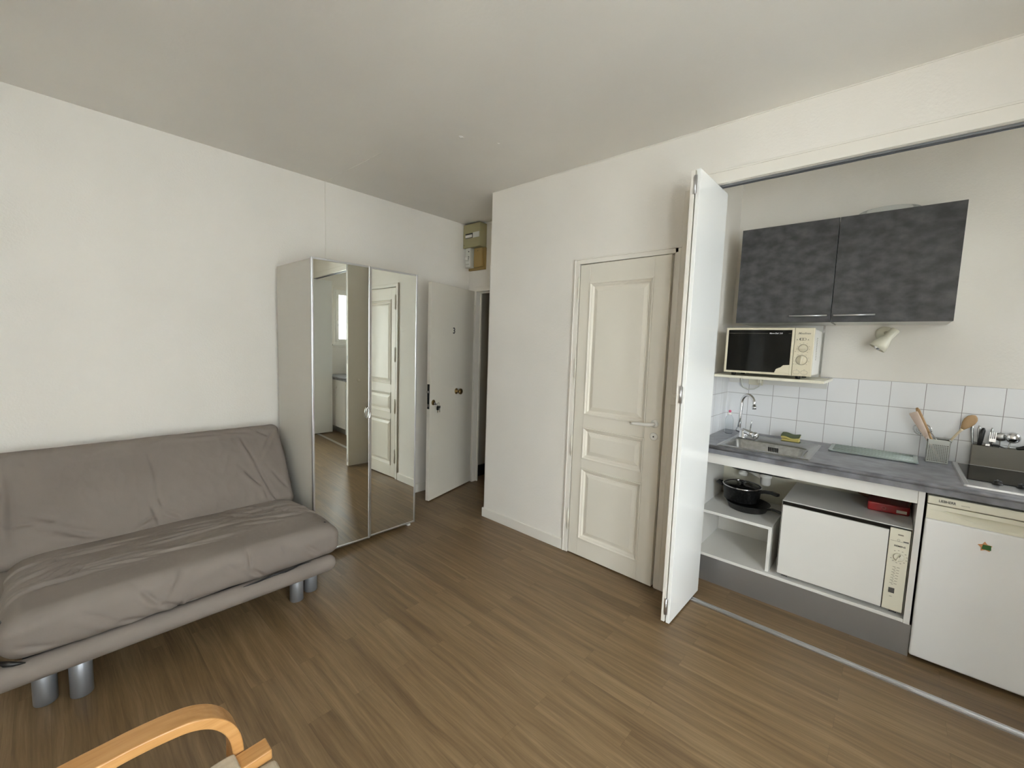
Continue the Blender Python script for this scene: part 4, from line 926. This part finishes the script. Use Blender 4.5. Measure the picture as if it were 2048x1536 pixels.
box(bm, -.462, -.455, yq, my+.001, 1.516, 1.518); box(bm, -.466, -.459, yq, my+.001, 1.441, 1.443); box(bm, -.446, -.440, yq, my+.001, 1.4085, 1.4105); box(bm, -.409, -.401, yq, my+.001, 1.4085, 1.4105); box(bm, -.412, -.398, yq, my+.001, 1.3745, 1.3755)
obj('panel_print', bm, PRINTG, pn)
for (cx_, cz_, r_, an) in ((cxp, 1.538, .0235, PI/2), (cxp-.003, 1.467, .029, -.12)):
    ringb = tube(bm_new(), [(cx_+r_*math.cos(k*PI/16), my-.0004, cz_+r_*math.sin(k*PI/16)) for k in range(33)], .0011, 6, cap=False); obj('dial_ring', ringb, PRINTG, pn)
    bm = bm_new(); lathe(bm, [(0, 0), (r_-.0015, 0), (r_-.003, .006), (0, .007)], (cx_, my, cz_), (0, -1, 0)); kn = obj('dial', bm, IVORY, pn)
    bm = prism(bm_new(), [(-.005, -r_+.004), (.005, -r_+.004), (.005, r_-.004), (-.005, r_-.004)], my-.006, my-.020, lambda a, b, h: (cx_+a*math.cos(an)-b*math.sin(an), h, cz_+a*math.sin(an)+b*math.cos(an))); obj('dial_grip', bm, IVORY, kn, .002)
for a, b in ((-.462, -.428), (-.422, -.388)):
    obj('button_outline', prism(bm_new(), rrect(a, b, 1.382, 1.404, .010), my-.0008, my+.001, lambda p, q_, h: (p, h, q_)), PRINTG, pn)
    obj('push_button', prism(bm_new(), rrect(a+.0012, b-.0012, 1.3832, 1.4028, .009), my-.0025, my+.001, lambda p, q_, h: (p, h, q_)), IVORY, pn, .0008)
bm = bm_new()
for k in range(14): box(bm, mx1-.0025, mx1-.0008, 3.20, 3.206, 1.47+k*.010, 1.474+k*.010)
for k in range(14): box(bm, mx1-.0025, mx1-.0008, 3.215, 3.221, 1.47+k*.010, 1.474+k*.010)
obj('side_vents', bm, PRINTG, mw)
for x in (mx0+.05, mx1-.07):
    for y in (my+.045, 3.34): bm = bm_new(); lathe(bm, [(0, 0), (.013, 0), (.015, .0195), (0, .0195)], (x, y, 1.3512)); obj('foot', bm, BLACK, mw)
# socket and cable below the shelf
so = thing('power_socket', 'cream power socket with plug below the microwave shelf', 'socket', (-.70, YK, 1.27))
obj('back_plate', box(bm_new(), -.795, -.700, YK-.032, YK-.0245, 1.268, 1.333), CREAM, so, .003)
obj('plug', box(bm_new(), -.735, -.705, YK-.060, YK-.032, 1.283, 1.318), CREAM, so, .006)
cbm = tube(bm_new(), [(-.712, YK-.055, 1.284), (-.722, YK-.045, 1.262), (-.755, YK-.03, 1.238), (-.795, YK-.033, 1.232), (-.830, YK-.034, 1.25), (-.842, YK-.035, 1.285), (-.842, YK-.035, 1.332)], .0045, 8)
tag(obj('power_cable', cbm, GREYP), 'pale grey cable looping under the microwave shelf to the socket', 'cable')
# spot lamp
la = thing('spot_lamp', 'cream wall spot lamp with tilted shade under the right cabinet', 'lamp', (-.055, YK, 1.635))
bm = bm_new(); lathe(bm, [(0, 0), (.046, 0), (.046, .010), (.036, .024), (0, .028)], (-.069, YK, 1.645), (0, -1, 0)); wpz = obj('wall_plate', bm, CREAM, la)
obj('screw', lathe(bm_new(), [(0, 0), (.004, 0), (0, .002)], (-.092, YK-.018, 1.643), (0, -1, 0), 8), BLACK, wpz)
obj('arm', tube(bm_new(), [(-.062, YK-.022, 1.650), (-.050, YK-.055, 1.646), (-.042, YK-.085, 1.638)], [.012, .010, .010], 12), CREAM, la)
A0 = Vector((-.018, YK-.085, 1.668)); Dn = Vector((-.56, -.14, -.82)).normalized()
bm = bm_new(); lathe(bm, [(0, 0), (.019, 0), (.023, .005), (.023, .062), (.025, .064), (.031, .080), (.041, .108), (.044, .140), (.042, .140), (.039, .108), (.029, .082), (0, .076)], A0, Dn, 32); obj('shade', bm, CREAM, la)
bm = bm_new(); lathe(bm, [(.010, .078), (.012, .092), (.021, .118), (.021, .134), (.012, .146), (0, .148)], A0, Dn, 20); obj('bulb', bm, CHROME, la, label='silvered reflector bulb')
